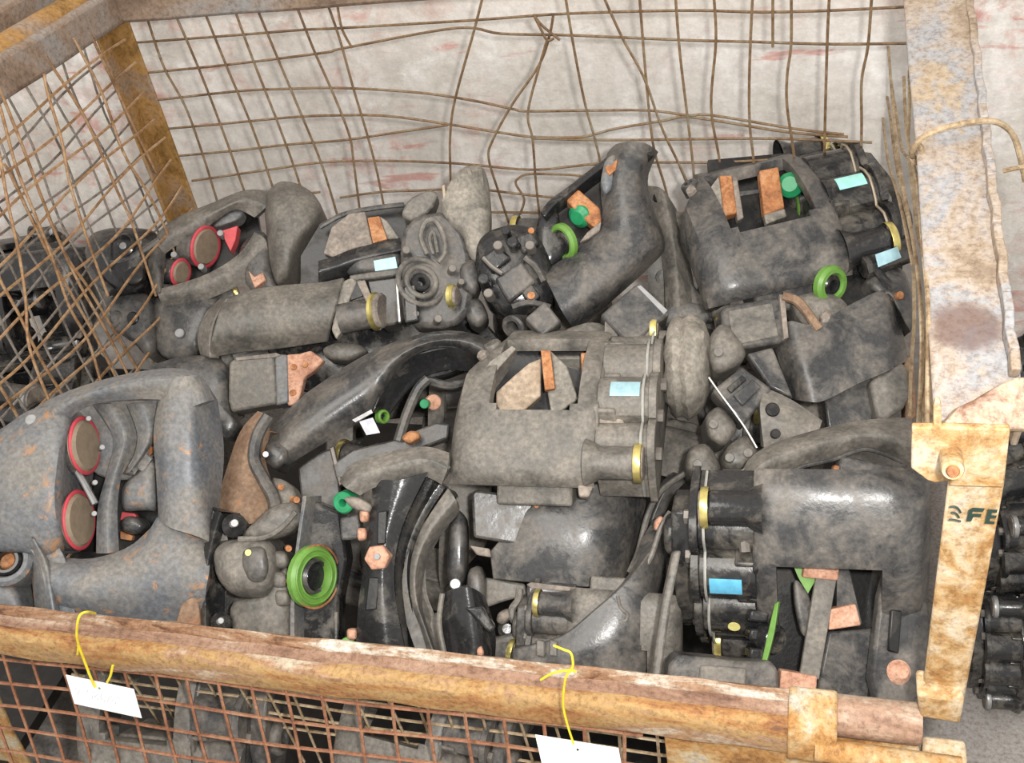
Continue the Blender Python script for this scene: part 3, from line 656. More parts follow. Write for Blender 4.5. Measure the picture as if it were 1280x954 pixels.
    if pads:
        for u, bk in ((pad_u[0], -1), (pad_u[1], 1)):
            bm = bmesh.new(); t0 = .30
            u0 = u if bk < 0 else u + .020
            prism(bm, sector(-t0, t0, R0 - .095, R0 - .012), u0, u0 + .009); p = local('brake_pad', to_mesh(bm), padb, o, bevel=.0015)
            bm = bmesh.new(); uf = u + .010 if bk < 0 else u
            prism(bm, sector(-t0 * .93, t0 * .93, R0 - .088, R0 - .02), uf, uf + .019); local('friction_block', to_mesh(bm), 'pad_worn', p, bevel=.0015)
            bm = bmesh.new(); prism(bm, sector(-t0 * .5, t0 * .55, R0 - .021, R0 - .006), uf - .001, uf + .018); local('wear_plate', to_mesh(bm), pad, p, bevel=.001)
    if bar:
        bm = bmesh.new(); pts = [(.05, .0), (.07, .006), (.11, .009), (.15, .007), (.18, .0)]
        for (a, b) in zip(pts, pts[1:]):
            add_box(bm, Vector(((a[0] + b[0]) / 2, -.005, (a[1] + b[1]) / 2 - .004)), Vector((b[0] - a[0], 0, b[1] - a[1])).normalized(), Vector((0, 1, 0)), Vector((0, 0, 1)), math.hypot(b[0] - a[0], b[1] - a[1]) * 1.1, .022, .003)
        local('pad_retainer', to_mesh(bm), 'cast_dusty', o, bevel=.001)
    for yc in (-.045, .045):
        bm = bmesh.new(); add_lathe(bm, Vector((.185, yc, -.068)), Vector((-1, 0, 0)), [(0, .033), (.006, .033), (.006, .022), (.012, .022), (.016, .018), (.016, 0)], 26)
        tp = local('tappet', to_mesh(bm), 'cast_black', o)
        bm = bmesh.new(); pr = [(.006 + .0025 * math.sin(a), .027 + .006 * math.cos(a)) for a in [6.28318 * i / 8 for i in range(9)]]
        add_lathe(bm, Vector((.185, yc, -.068)), Vector((-1, 0, 0)), pr, 30); local('tappet_seal', to_mesh(bm), ring_, tp)
    if carrier:
        bm = bmesh.new()
        prism(bm, sector(-.92, -.36, R0 - .10, R0 - .026, 8), .065, .165); prism(bm, sector(.36, .85, R0 - .10, R0 - .026, 8), .065, .165)
        prism(bm, sector(-.98, .92, R0 - .135, R0 - .098, 20), .135, .160)
        local('carrier', to_mesh(bm), body, o, bevel=.004)
    return o
def pose(o, p0, p1, z0, z1, roll, length=.30, yaw=0.0):
    """p0/p1: where the outboard and the inboard end of the crown sit; roll: degrees the crown turns away from facing the viewer"""
    a, b = H(p0[0], p0[1], z0), H(p1[0], p1[1], z1); u = (b - a); s = u.length / length; u.normalize()
    t = (CT - u * CT.dot(u)).normalized(); v0 = t.cross(u).normalized(); c, sn = math.cos(math.radians(roll)), math.sin(math.radians(roll))
    wv = t * c + v0 * sn; vv = wv.cross(u)
    M = Matrix(((u.x, vv.x, wv.x, a.x), (u.y, vv.y, wv.y, a.y), (u.z, vv.z, wv.z, a.z), (0, 0, 0, 1)))
    o.matrix_world = M @ Matrix.Diagonal((s, s, s, 1))
    print('SCALE', o.name, round(s, 2))
def copy_tree(o, par=None):
    c = o.copy(); COL.objects.link(c); c.parent = par
    for ch in list(o.children): copy_tree(ch, c)
    return c
C_mid = build_caliper('brake_caliper', 'dusty caliper in middle of heap, striped worn pad and pale blue sticker in view', 'cast_dusty', 'cast_dusty', 'sticker_pale', boot='boot', boot_y=.075, pads=False, win=(.055, .172, -.3, .34))
pose(C_mid, (572, 462), (852, 462), .61, .61, 46)
C_tr = build_caliper('brake_caliper', 'topmost caliper at upper right, pale turquoise sticker and two orange pads in its window', 'cast_mid', 'cast_black', 'sticker_cyan', strap='wire_dull', pads=False)
pose(C_tr, (846, 258), (1112, 196), .68, .69, 48)
C_br = build_caliper('brake_caliper', 'shiny black caliper in lower right corner, bright blue sticker and yellow paint dot', 'cast_mid', 'cast_black', 'sticker_bright', pads=False, dot=True, win=(.05, .172, -.33, 1.0), th=(-.85, 1.2), carrier=False)
pose(C_br, (1165, 770), (838, 755), .47, .46, 38)
# what shows in their windows
f = Fr(670, 480, .585, .3)
adopt(C_mid, [slab('worn_pad', 'pad_worn', None, [(620, 522), (633, 526), (653, 515), (676, 495), (676, 448), (661, 454), (642, 470), (620, 490)], f, .0, .02, .002),
  slab('wear_plate', 'pad_orange', None, [(676, 438), (688, 438), (694, 486), (681, 488)], f, .012, .012, .001),
  slab('brake_pad', 'boot', None, [(688, 438), (709, 458), (723, 499), (690, 522), (684, 487), (694, 485)], f, .004, .012, .002),
  slab('brake_pad', 'pad_orange', None, [(726, 441), (748, 440), (756, 448), (744, 474), (732, 499), (728, 480)], f, .0, .02, .002),
  slab('tube_web', 'pad_back', None, [(720, 620), (730, 545), (744, 512), (764, 504), (780, 524), (786, 552), (770, 548), (752, 540), (744, 560), (740, 622)], f, .05, .02, .004, rnd=1),
  slab('dust_plate', 'boot', None, [(596, 480), (612, 452), (640, 432), (645, 436), (622, 462), (604, 486)], f, .012, .006, .001),
  slab('shade_sheet', 'shade_black', None, [(605, 430), (755, 430), (755, 525), (605, 525)], f, -.05, .01, 0)])  # last slab: black sheet standing in for shade inside the window
f = Fr(940, 245, .665, .3)
adopt(C_tr, [slab('brake_pad', 'pad_orange', None, [(899, 219), (915, 219), (922, 266), (905, 270)], f, .0, .02, .002), slab('pad_back', 'boot', None, [(888, 234), (899, 219), (905, 270), (900, 294), (894, 292)], f, .002, .015, .002),
  slab('brake_pad', 'pad_orange', None, [(949, 213), (973, 208), (981, 260), (955, 268)], f, .0, .02, .002), slab('pad_back', 'boot', None, [(955, 268), (981, 260), (984, 270), (958, 280)], f, .0, .015, .002),
  cyl('green_cap', 'green_cap', None, f, 987, 230, .002, vec(-.4, 0, 1), 16, .02, 0, .4), slab('pad_back', 'pad_back', None, [(915, 219), (922, 222), (930, 272), (922, 276)], f, .0, .015, .002),
  slab('cross_bar', 'cast_mid', None, [(918, 240), (951, 236), (951, 241), (919, 246)], f, -.012, .005, .001), slab('shade_sheet', 'shade_black', None, [(885, 200), (1000, 190), (1005, 285), (885, 300)], f, -.05, .01, 0)])  # ends with a black sheet as the window's painted shade
f = Fr(945, 740, .47, .15)
adopt(C_br, [slab('rib_block', 'cast_black', None, [(938, y), (962, y + 2), (960, y + 17), (936, y + 15)], f, .012, .03, .003) for y in (690, 714, 738, 762, 786, 810)]
  + [slab('flange_highlight', 'cast_dusty', None, [(842, 690), (852, 688), (838, 760), (826, 850), (814, 850), (826, 765)], f, .034, .02, .003), tube('bleed_nipple', 'bolt_dusty', None, f, [(930, 668), (932, 690)], 7, .04)])  # pale strip paints the highlight along the flange
f = Fr(905, 850, .44, .15)
adopt(C_br, [slab('lower_body_or_fill', 'cast_mid', None, [(838, 818), (880, 822), (930, 828), (972, 826), (976, 885), (830, 885)], f, .0, .04, .004, rnd=1), slab('lower_web', 'cast_dusty', None, [(876, 832), (934, 836), (932, 866), (872, 862)], f, .006, .02, .003)])
f = Fr(1050, 780, .45, .15)
adopt(C_br, [slab('pad_edge', 'pad_peach', None, [(1006, 704), (1050, 706), (1048, 726), (1004, 722)], f, .01, .02, .002), slab('pad_edge', 'pad_peach', None, [(1038, 762), (1070, 755), (1077, 782), (1036, 788)], f, .006, .02, .002),
  slab('pad_edge', 'pad_peach', None, [(977, 838), (1022, 846), (1020, 875), (974, 868)], f, .012, .02, .002), slab('pad_retainer', 'cast_dusty', None, [(1020, 722), (1046, 724), (1024, 850), (1000, 844)], f, .006, .006, .001),
  slab('backing_plate', 'cast_mid', None, [(1046, 710), (1062, 712), (1078, 780), (1046, 780)], f, -.004, .006, .001), slab('inner_block', 'cast_mid', None, [(1036, 790), (1094, 786), (1084, 880), (1018, 880)], f, -.004, .03, .003),
  loft('green_strip', 'green_ring', None, [([(990, 702), (998, 722), (1010, 742)], 0), ([(1002, 700), (1012, 716), (1020, 724)], .002)], f, .004, bevel=0), loft('green_seal', 'green_ring', None, [([(968, 755), (960, 790), (951, 830)], .004), ([(973, 752), (968, 790), (957, 832)], .008)], f, .008),
  pillow('brown_plate', 'cast_mid', None, [(992, 720), (1012, 742), (1016, 780), (1004, 800), (994, 760)], f, -.006, .003, .006), cyl('tappet', 'cast_black', None, f, 972, 800, -.004, vec(.5, 0, .8), 18, .02, .5),
  slab('slot', 'shade_black', None, [(1114, 762), (1128, 764), (1124, 818), (1110, 814)], f, .034, .006, .002), cyl('plug', 'pad_peach', None, f, 1128, 840, .032, vec(.1, .2, 1), 16, .02, 0, .5),
  slab('outboard_wall', 'cast_mid', None, [(1104, 712), (1124, 735), (1158, 745), (1164, 790), (1152, 885), (1084, 885)], f, .026, .02, .004, rnd=1),
  slab('shade_sheet', 'shade_black', None, [(960, 700), (1110, 700), (1100, 890), (940, 890)], f, -.06, .01, 0)])  # black backing puts the shaded depth into colour
# ------------------------------------------------------------------ the other calipers and loose parts of the heap, shaped one by one
def caliper_root(label, fr, cat='brake caliper', name='brake_caliper'): return root(name, label, cat, fr.a - Z * .06)
# --- big grey caliper, front left
f = Fr(130, 630, .565, .15); c = caliper_root('large bluish grey caliper at front left, two red-rimmed round tappets inside its window', f)
pillow('housing', 'cast_grey', c, [(-30, 548), (0, 538), (35, 512), (74, 503), (90, 525), (84, 568), (78, 621), (82, 680), (60, 700), (30, 690), (-30, 690)], f, .0, .03, .09)
loft('bridge_arm', 'cast_grey', c, [([(20, 526), (60, 500), (110, 480), (165, 466), (215, 460), (250, 468), (268, 500)], -.012), ([(50, 526), (80, 505), (115, 491), (165, 479), (215, 474), (240, 484), (250, 505)], .016), ([(84, 528), (96, 516), (120, 505), (160, 500), (200, 500), (212, 505), (215, 520)], -.004)], f, .02)
slab('inner_wall', 'cast_grey', c, [(84, 500), (210, 495), (212, 560), (175, 580), (165, 600), (130, 600), (90, 570)], f, -.06, .02, .003, rnd=1)
loft('bridge_rib', 'cast_grey', c, [([(204, 476), (192, 536), (195, 593), (198, 650)], -.012), ([(214, 472), (206, 536), (210, 593), (212, 660)], .016), ([(236, 470), (236, 540), (238, 600), (244, 670)], .017), ([(252, 472), (252, 540), (258, 628), (266, 680)], -.002), ([(272, 500), (280, 560), (276, 620), (268, 690)], -.05)], f, .02)
loft('skirt', 'cast_grey', c, [([(48, 690), (90, 698), (121, 697), (160, 684), (188, 660), (204, 640), (240, 650), (262, 690)], -.012), ([(50, 705), (90, 712), (130, 712), (170, 700), (210, 680), (262, 712)], .012), ([(56, 735), (100, 745), (150, 745), (200, 735), (258, 735)], .018), ([(62, 772), (130, 785), (200, 792), (252, 785)], -.012)], f, .025)
loft('side_strut', 'cast_grey', c, [([(26, 680), (34, 700), (40, 730), (44, 770)], -.02), ([(40, 672), (54, 700), (60, 730), (66, 770)], .022), ([(56, 690), (68, 712), (74, 740), (80, 775)], -.004)], f, .02)
pillow('lower_lug', 'cast_grey', c, [(-40, 720), (0, 722), (22, 735), (30, 765), (10, 780), (-40, 775)], f, -.012, .012, .05)
cyl('bushing', 'cast_grey', c, f, 6, 700, .006, vec(.15, .35, 1), 32, .05, .62); cyl('bushing_sleeve', 'cast_black', c, f, 6, 700, .0, vec(.15, .35, 1), 19, .04, .6)
cyl('bushing_bore', 'pad_orange', c, f, 8, 699, -.02, vec(.15, .35, 1), 12, .03)
slab('shade_sheet', 'shade_black', c, [(70, 510), (215, 505), (215, 690), (70, 690)], f, -.095, .01, 0)  # black sheet painted as the shade behind the tappets
loft('inner_bar', 'cast_grey', c, [([(116, 505), (142, 548), (133, 593), (122, 635), (120, 692)], -.035), ([(134, 505), (155, 546), (143, 593), (134, 635), (134, 692)], -.022), ([(150, 505), (166, 546), (153, 590), (147, 635), (149, 690)], -.035)], f, .014)
loft('inner_bar', 'cast_grey', c, [([(158, 505), (171, 540), (168, 566), (154, 592)], -.045), ([(176, 504), (186, 536), (180, 562), (162, 590)], -.032), ([(196, 505), (196, 540), (186, 562), (172, 582)], -.045)], f, .012)
pillow('inner_drum', 'cast_grey', c, [(150, 610), (170, 590), (196, 566), (200, 640), (180, 638), (152, 640)], f, -.06, .02, .03)
pillow('inner_drum', 'cast_mid', c, [(150, 652), (160, 644), (178, 650), (184, 660), (172, 670), (152, 664)], f, -.055, .012, .02)
slab('pad_edge', 'red_pad', c, [(152, 640), (168, 642), (176, 655), (150, 650)], f, -.07, .01, .001)
slab('pad_edge', 'pad_orange', c, [(150, 664), (166, 670), (164, 676), (150, 674)], f, -.06, .01, .001); slab('pad_edge', 'pad_orange', c, [(174, 578), (190, 556), (193, 562), (178, 584)], f, -.055, .01, .001)
d1 = vec(.95, .10, .10)
for (x, y, r) in ((110, 557, 37), (103, 650, 38)):
    cyl('tappet', 'cast_mid', c, f, x - 7, y + 1, -.028, d1, r * .97, .05)
    ring('red_seal', 'red_ring', c, f, x - 4, y, -.026, d1, r * .93, 3.6)
    cyl('tappet_face', 'tan_face', c, f, x, y, -.022, d1, r * .9, .01)
tube('guide_rod', 'steel', c, f, [(89, 578), (104, 602), (119, 630)], 4.2, -.02)
for x, y in ((111, 523), (89, 541), (128, 559), (81, 608), (119, 603), (118, 642), (84, 657)): cyl('screw', 'pale_steel', c, f, x, y, -.012, vec(.5, .2, 1), 3.2, .012)
cyl('plug', 'pale_steel', c, f, 38, 524, .018, vec(0, .5, 1), 7, .01)
slab('rust_foot', 'cast_brown', c, [(214, 795), (226, 756), (246, 738), (252, 800)], f, .012, .02, .003)
# --- back left caliper
f = Fr(260, 315, .60, .3); c = caliper_root('dark caliper at back left corner, red-rimmed tappets and pink pad in its window', f)
pillow('outboard_end', 'cast_dusty', c, [(330, 262), (333, 240), (349, 226), (370, 228), (391, 240), (405, 262), (398, 282), (376, 304), (368, 330), (360, 352), (346, 358), (338, 334), (334, 300)], f, .0, .045, .06)
loft('bridge_arm', 'cast_dusty', c, [([(190, 300), (206, 282), (231, 267), (264, 254), (304, 238), (334, 238)], -.012), ([(196, 306), (214, 291), (240, 278), (270, 263), (304, 249), (334, 256)], .012), ([(206, 318), (222, 306), (246, 294), (270, 276), (295, 262), (318, 272)], -.004)], f, .018)
loft('bridge_arm', 'cast_dusty', c, [([(196, 362), (226, 354), (264, 340), (300, 316), (318, 290)], .004), ([(198, 370), (232, 364), (270, 350), (306, 328), (332, 300)], .008), ([(204, 384), (240, 380), (280, 366), (316, 346), (336, 326)], -.012)], f, .018)
loft('window_post', 'cast_mid', c, [([(184, 312), (186, 340), (190, 366)], 0), ([(194, 306), (197, 335), (200, 366)], .01), ([(208, 312), (206, 335), (204, 364)], -.006)], f, .02)
slab('shade_sheet', 'shade_black', c, [(196, 300), (320, 255), (330, 320), (200, 372)], f, -.06, .01, 0)  # black sheet in place of the shaded window depth
pillow('inner_block', 'cast_grey', c, [(264, 284), (276, 270), (294, 260), (306, 264), (300, 276), (276, 284)], f, -.02, .01, .02)
d5 = vec(.85, -.2, .36)
for x, y, r in ((259, 309, 27), (228, 341, 17)):
    cyl('tappet', 'cast_mid', c, f, x - 4, y + 1, -.03, d5, r * .96, .03); ring('red_seal', 'red_ring', c, f, x - 2, y, -.022, d5, r * .92, 3.2); cyl('tappet_face', 'tan_face', c, f, x, y, -.017, d5, r * .86, .008)
slab('red_pad', 'red_pad', c, [(278, 288), (297, 282), (294, 300), (288, 314), (281, 300)], f, -.012, .02, .001)
for x, y in ((217, 318), (238, 283), (251, 333), (275, 291)): cyl('screw', 'pale_steel', c, f, x, y, -.004, vec(0, .2, 1), 4, .02)
pillow('housing', 'cast_black', c, [(104, 320), (112, 292), (140, 284), (190, 286), (202, 300), (186, 330), (182, 362), (150, 372), (124, 360)], f, -.012, .03, .09)
cyl('housing_bore', 'cast_black', c, f, 152, 306, .02, vec(-.3, .3, 1), 17, .02, .7); cyl('stud', 'steel', c, f, 153, 307, .018, vec(-.2, .3, 1), 5, .01); cyl('stud', 'steel', c, f, 172, 303, .016, vec(-.2, .3, 1), 5, .02)
tube('housing_rib', 'cast_mid', c, f, [(140, 330), (160, 325), (182, 312), (200, 300)], 5, .012); tube('housing_rib', 'cast_mid', c, f, [(112, 330), (124, 350), (140, 366)], 6, .006)
pillow('housing_pocket', 'shade_black', c, [(152, 344), (164, 334), (178, 332), (180, 348), (170, 356), (156, 354)], f, .02, .003, .01)
pillow('lower_cover', 'cast_mid', c, [(126, 378), (150, 366), (186, 366), (194, 384), (196, 440), (184, 448), (160, 420), (136, 410)], f, -.02, .02, .06)
cyl('cover_bore', 'shade_black', c, f, 164, 398, .002, vec(-.3, .2, 1), 9, .02); cyl('cover_lug', 'cast_black', c, f, 142, 398, -.004, vec(-.5, .2, 1), 12, .04, .4)
pillow('side_cover', 'cast_mid', c, [(190, 372), (220, 366), (258, 362), (276, 372), (268, 400), (250, 446), (206, 450), (192, 430)], f, -.024, .018, .06)
cyl('stud', 'pale_steel', c, f, 224, 416, .0, vec(0, .3, 1), 6, .01)
slab('torn_lug', 'pad_peach', c, [(310, 338), (318, 346), (328, 340), (332, 350), (318, 360)], f, .016, .02, .002)
pillow('inner_housing', 'cast_mid', c, [(300, 306), (326, 286), (338, 300), (340, 340), (352, 370), (320, 372), (306, 352), (298, 330)], f, -.014, .02, .05)
# --- wide dusty caliper, back left of centre
f = Fr(430, 360, .60, .2); c = caliper_root('wide dusty caliper lying left of centre at the back, orange pad edge in window', f)
loft('bridge', 'cast_dusty', c, [([(280, 374), (312, 362), (350, 356), (400, 352), (430, 346)], -.018), ([(272, 392), (320, 382), (370, 376), (424, 370)], .012), ([(264, 424), (320, 414), (370, 407), (416, 400)], .012), ([(260, 449), (300, 442), (350, 437), (410, 428)], -.02)], f, .022)
slab('lower_body_or_fill', 'cast_black', c, [(340, 425), (420, 400), (600, 395), (640, 440), (560, 470), (430, 500), (350, 480)], f, -.07, .03, .004)  # black filler slab added to darken the open gap under the bridge
pillow('lower_lug', 'cast_dusty', c, [(402, 436), (420, 428), (450, 430), (462, 440), (440, 452), (408, 450)], f, -.03, .012, .03)
loft('bridge_shoulder', 'cast_dusty', c, [([(250, 445), (246, 420), (256, 392), (276, 372)], -.05), ([(262, 448), (262, 424), (268, 398), (284, 372)], -.006)], f, .02)
slab('tube_bracket', 'boot', c, [(414, 412), (428, 352), (440, 346), (446, 352), (436, 376), (428, 412), (420, 424)], f, .014, .02, .003)
slab('tube_notch', 'shade_black', c, [(440, 352), (452, 348), (454, 370), (438, 376)], f, .012, .004, .001)
tube('guide_pin_tube', 'cast_mid', c, f, [(424, 399), (450, 394), (474, 390)], 19, .004, seg=20); cyl('pin_cap_ring', 'gold_ring', c, f, 474, 389, .004, vec(.93, .05, .3), 24, .008); cyl('pin_cap', 'pad_back', c, f, 480, 388, .008, vec(.93, .05, .3), 22, .008)
slab('bent_tab', 'pad_back', c, [(446, 352), (456, 350), (464, 370), (476, 392), (468, 396), (456, 374)], f, .022, .006, .001)
slab('housing_box', 'cast_black', c, [(456, 346), (496, 340), (502, 404), (478, 408), (464, 380)], f, .0, .05, .004)
slab('housing_rail', 'cast_dusty', c, [(436, 344), (512, 332), (514, 342), (438, 352)], f, .01, .03, .003)
pillow('housing_lobe', 'cast_mid', c, [(430, 324), (466, 316), (504, 310), (510, 334), (470, 342), (434, 346)], f, -.014, .014, .04)
slab('sticker', 'sticker_pale', c, [(467, 326), (494, 321), (497, 335), (469, 339)], f, .002, .001, 0)
loft('inner_arm', 'cast_black', c, [([(398, 326), (418, 320), (444, 310), (500, 297)], -.01), ([(398, 340), (420, 334), (450, 324), (504, 312)], .0), ([(398, 356), (430, 346), (470, 334), (506, 322)], -.02)], f, .03)
slab('shade_sheet', 'shade_black', c, [(376, 320), (400, 280), (480, 256), (510, 256), (504, 320), (400, 360), (376, 356)], f, -.055, .01, 0)  # black sheet as painted shade behind the pads
slab('worn_pad', 'pad_back', c, [(404, 317), (414, 284), (436, 267), (456, 264), (466, 306), (442, 311), (418, 322)], f, -.018, .02, .002)
slab('wear_plate', 'pad_orange', c, [(459, 272), (474, 270), (484, 299), (466, 304)], f, -.012, .012, .001); slab('brake_pad', 'boot', c, [(474, 270), (484, 276), (499, 298), (484, 299)], f, -.016, .012, .002)
tube('arm_bar', 'cast_mid', c, f, [(400, 284), (430, 268), (470, 260), (505, 256)], 3.5, -.03)
f = Fr(540, 350, .62, .2)
UL = ([ring('mechanism_ring', 'cast_dusty', c, f, 527, 352, .016, vec(.45, .3, 1), 30, 3.5), ring('mechanism_ring', 'cast_dusty', c, f, 527, 352, .018, vec(.45, .3, 1), 19, 3.5), cyl('mechanism_shaft', 'cast_black', c, f, 527, 352, .02, vec(.45, .3, 1), 12, .03, .4),
  tube('mechanism_clip', 'cast_dusty', c, f, [(534, 318), (526, 296), (532, 278), (544, 276), (554, 294), (556, 316), (548, 328)], 3.2, .02), tube('mechanism_clip', 'cast_dusty', c, f, [(542, 318), (537, 300), (542, 290), (547, 316)], 2.4, .02),
  slab('mechanism_cover', 'cast_mid', c, [(498, 292), (520, 268), (556, 262), (586, 298), (592, 384), (566, 410), (506, 408)], f, .006, .05, .008, rnd=1), cyl('end_cap_ring', 'gold_ring', c, f, 569, 370, .028, vec(.95, 0, .34), 15, .008), cyl('end_cap', 'pad_back', c, f, 572, 370, .028, vec(.95, 0, .34), 12, .006),
  slab('chrome_block', 'cast_black', c, [(503, 358), (520, 354), (524, 400), (506, 404)], f, .026, .02, .003), slab('side_strip', 'wire_silver', c, [(494, 348), (497, 347), (501, 402), (498, 403)], f, .02, .01, .001),
  slab('upper_bracket', 'cast_dusty', c, [(500, 270), (510, 248), (536, 236), (548, 240), (540, 262), (516, 276)], f, -.004, .04, .005, rnd=1), slab('bracket_strip', 'wire_dull', c, [(552, 232), (556, 230), (560, 268), (556, 270)], f, .006, .01, .001)]
  + [pillow('dusty_boot', 'boot', c, [(548, 258), (562, 226), (580, 207), (604, 207), (612, 232), (614, 270), (610, 312), (598, 330), (586, 322), (578, 294), (562, 284)], f, .0, .02, .05)]
  + [tube('boot_fold', 'boot', c, f, q, 3.0, .011) for q in ([(586, 212), (592, 240), (594, 280), (596, 316)], [(600, 212), (604, 244), (604, 282), (602, 310)], [(574, 222), (580, 248), (584, 286)])]
  + [cyl('stud', 'bolt_dusty', c, f, x, y, .026, vec(.2, .2, 1), r, .02) for x, y, r in ((508, 312, 5), (520, 392, 4), (548, 398, 5), (566, 335, 5), (577, 352, 4))]
  + [pillow('casting_lug', 'cast_mid', c, q, f, .0, .014, .04) for q in ([(572, 330), (592, 322), (602, 348), (594, 372), (576, 364)], [(580, 376), (600, 372), (612, 396), (600, 412), (584, 404)])])
# --- pad block with peach bracket, under the wide dusty caliper
f = Fr(330, 480, .51, .2); c = root('brake_pad_set', 'square dark pad block with peach end bracket, under the wide dusty caliper', 'brake pad', f.a - Z * .04)
slab('pad_block', 'cast_dusty', c, [(286, 453), (295, 447), (343, 444), (346, 505), (289, 515), (285, 500)], f, .012, .045, .004, rnd=0)
slab('pad_edge', 'cast_grey', c, [(343, 443), (359, 443), (361, 503), (345, 507)], f, .012, .045, .003)
slab('end_bracket', 'pad_peach', c, [(358, 443), (374, 442), (388, 438), (405, 450), (394, 462), (380, 472), (376, 490), (372, 506), (359, 507)], f, .01, .02, .003)
for x, y in ((367, 459), (381, 456), (366, 491)): cyl('rivet', 'pad_orange', c, f, x, y, .012, vec(0, 0, 1), 4, .006)
slab('dust_strip', 'pad_back', c, [(294, 447), (345, 441), (352, 444), (343, 447), (295, 451)], f, .014, .02, .001)
f = Fr(240, 470, .53, .3); c = root('caliper_cover', 'flat dark grey cover between large grey caliper and square pad block', 'cover', f.a - Z * .04)
pillow('cover', 'cast_mid', c, [(186, 458), (225, 445), (262, 444), (284, 452), (288, 520), (300, 530), (286, 550), (262, 540), (240, 480)], f, -.02, .012, .04)
# --- horseshoe carrier, centre left
f = Fr(450, 490, .55, .3); c = root('brake_carrier', 'long dark horseshoe-shaped carrier arching across left of centre, small pale sticker on its edge', 'brake carrier', f.a - Z * .06)
loft('carrier_arm', 'cast_mid', c, [([(328, 562), (345, 530), (375, 498), (405, 476), (450, 447), (503, 424), (557, 413), (601, 420), (628, 440)], -.02), ([(332, 572), (356, 542), (390, 510), (425, 486), (462, 462), (510, 434), (560, 422), (600, 428), (624, 446)], .012),
     ([(340, 582), (370, 556), (406, 530), (440, 506), (472, 484), (495, 452), (535, 430), (580, 430), (616, 450)], .012), ([(350, 589), (385, 566), (426, 542), (462, 518), (482, 490), (502, 458), (540, 437), (580, 438), (610, 456)], -.012)], f, .022)
loft('carrier_web', 'cast_black', c, [([(466, 516), (482, 480), (503, 452), (540, 434), (584, 436), (612, 452)], -.004), ([(474, 518), (494, 488), (516, 464), (548, 450), (580, 450), (606, 464)], -.022), ([(484, 524), (506, 494), (528, 474), (557, 464), (587, 466), (606, 476)], -.034)], f, .03)
pillow('arm_end', 'cast_mid', c, [(328, 556), (344, 548), (362, 560), (360, 578), (345, 588), (330, 578)], f, .006, .016, .05)
cyl('arm_pin', 'steel', c, f, 326, 568, -.01, vec(-.8, .1, .5), 5, .02); cyl('arm_hole', 'shade_black', c, f, 347, 562, .021, vec(0, .1, 1), 3.5, .004)
slab('sticker', 'paper_pale', c, [(449, 527), (466, 522), (475, 541), (458, 544)], f, .006, .001, 0); slab('edge_strip', 'steel', c, [(440, 525), (464, 512), (466, 516), (444, 528)], f, .012, .003, 0)
slab('lower_plate', 'cast_mid', c, [(415, 580), (440, 562), (490, 550), (545, 528), (562, 530), (560, 548), (500, 570), (440, 596), (420, 600)], f, -.03, .02, .003)
tube('brace', 'cast_mid', c, f, [(498, 552), (508, 520), (522, 488), (535, 474)], 7, -.03)
tube('brace', 'cast_mid', c, f, [(535, 476), (560, 482), (585, 478)], 6, -.045)
cyl('green_cap', 'green_cap', c, f, 530, 505, -.02, vec(-.2, 0, 1), 6, .012); cyl('cap_barrel', 'pad_peach', c, f, 543, 503, -.035, vec(.4, 0, 1), 10, .012)
cyl('green_seal', 'green_ring', c, f, 481, 521, -.02, vec(.6, 0, .6), 9, .01, .6)
pillow('orange_lug', 'pad_orange', c, [(500, 548), (512, 538), (524, 540), (526, 548), (512, 556)], f, -.012, .008, .01)
slab('side_plate', 'cast_mid', c, [(372, 585), (400, 565), (414, 560), (424, 600), (428, 645), (400, 655), (378, 640)], f, -.035, .015, .003)
slab('plate_edge', 'bolt_dusty', c, [(412, 560), (417, 558), (428, 605), (424, 608)], f, -.03, .01, .001)
f = Fr(345, 640, .5, .3)
# --- brown bracket
f = Fr(300, 590, .52, .25); c = root('mounting_bracket', 'rusty brown triangular bracket standing right of the large grey caliper', 'bracket', f.a - Z * .05)
loft('bracket_plate', 'cast_brown', c, [([(322, 514), (300, 540), (282, 590), (262, 660)], -.006), ([(332, 518), (314, 545), (302, 590), (290, 655)], .008), ([(336, 530), (322, 560), (324, 600), (318, 655)], .0), ([(338, 540), (332, 575), (344, 615), (350, 655)], -.02)], f, .014)
tube('bracket_arm', 'cast_mid', c, f, [(336, 520), (322, 545), (318, 575), (330, 600), (342, 622), (346, 650)], 8, .008)
for x, y in ((351, 609), (366, 624), (360, 648), (332, 568)): cyl('bolt', 'pad_orange' if y > 600 else 'steel', c, f, x, y, .01, vec(.2, .1, 1), 4, .02)
pillow('bracket_lug', 'cast_dusty', c, [(338, 596), (356, 600), (370, 612), (374, 640), (366, 660), (350, 652), (344, 625)], f, -.012, .014, .03)
# --- lower left caliper with green ring
f = Fr(340, 725, .47, .15); c = caliper_root('black caliper behind front rail left of centre, showing one large green ring', f)
loft('flange', 'cast_black', c, [([(268, 640), (256, 680), (250, 720), (248, 800)], -.006), ([(276, 640), (264, 680), (257, 725), (256, 800)], .008), ([(284, 650), (272, 690), (264, 730), (266, 800)], -.006)], f, .04)
for x, y, r in ((291, 655, 15), (274, 777, 12)): cyl('ball_stud', 'cast_black', c, f, x, y, .022, vec(.1, .3, 1), r, .04, 0, .7); cyl('stud_tip', 'steel', c, f, x + 2, y - 1, .0235, vec(.1, .2, 1), r * .33, .004)
pillow('housing', 'cast_dusty', c, [(266, 690), (280, 676), (310, 672), (340, 674), (350, 700), (345, 735), (330, 750), (290, 745), (270, 722)], f, .004, .026, .06)
pillow('housing_boss', 'cast_mid', c, [(304, 686), (330, 682), (336, 710), (330, 728), (312, 728), (302, 706)], f, .03, .007, .02)
cyl('paint_dot', 'yellow_dot', c, f, 310, 691, .0385, vec(0, .1, 1), 4, .001)
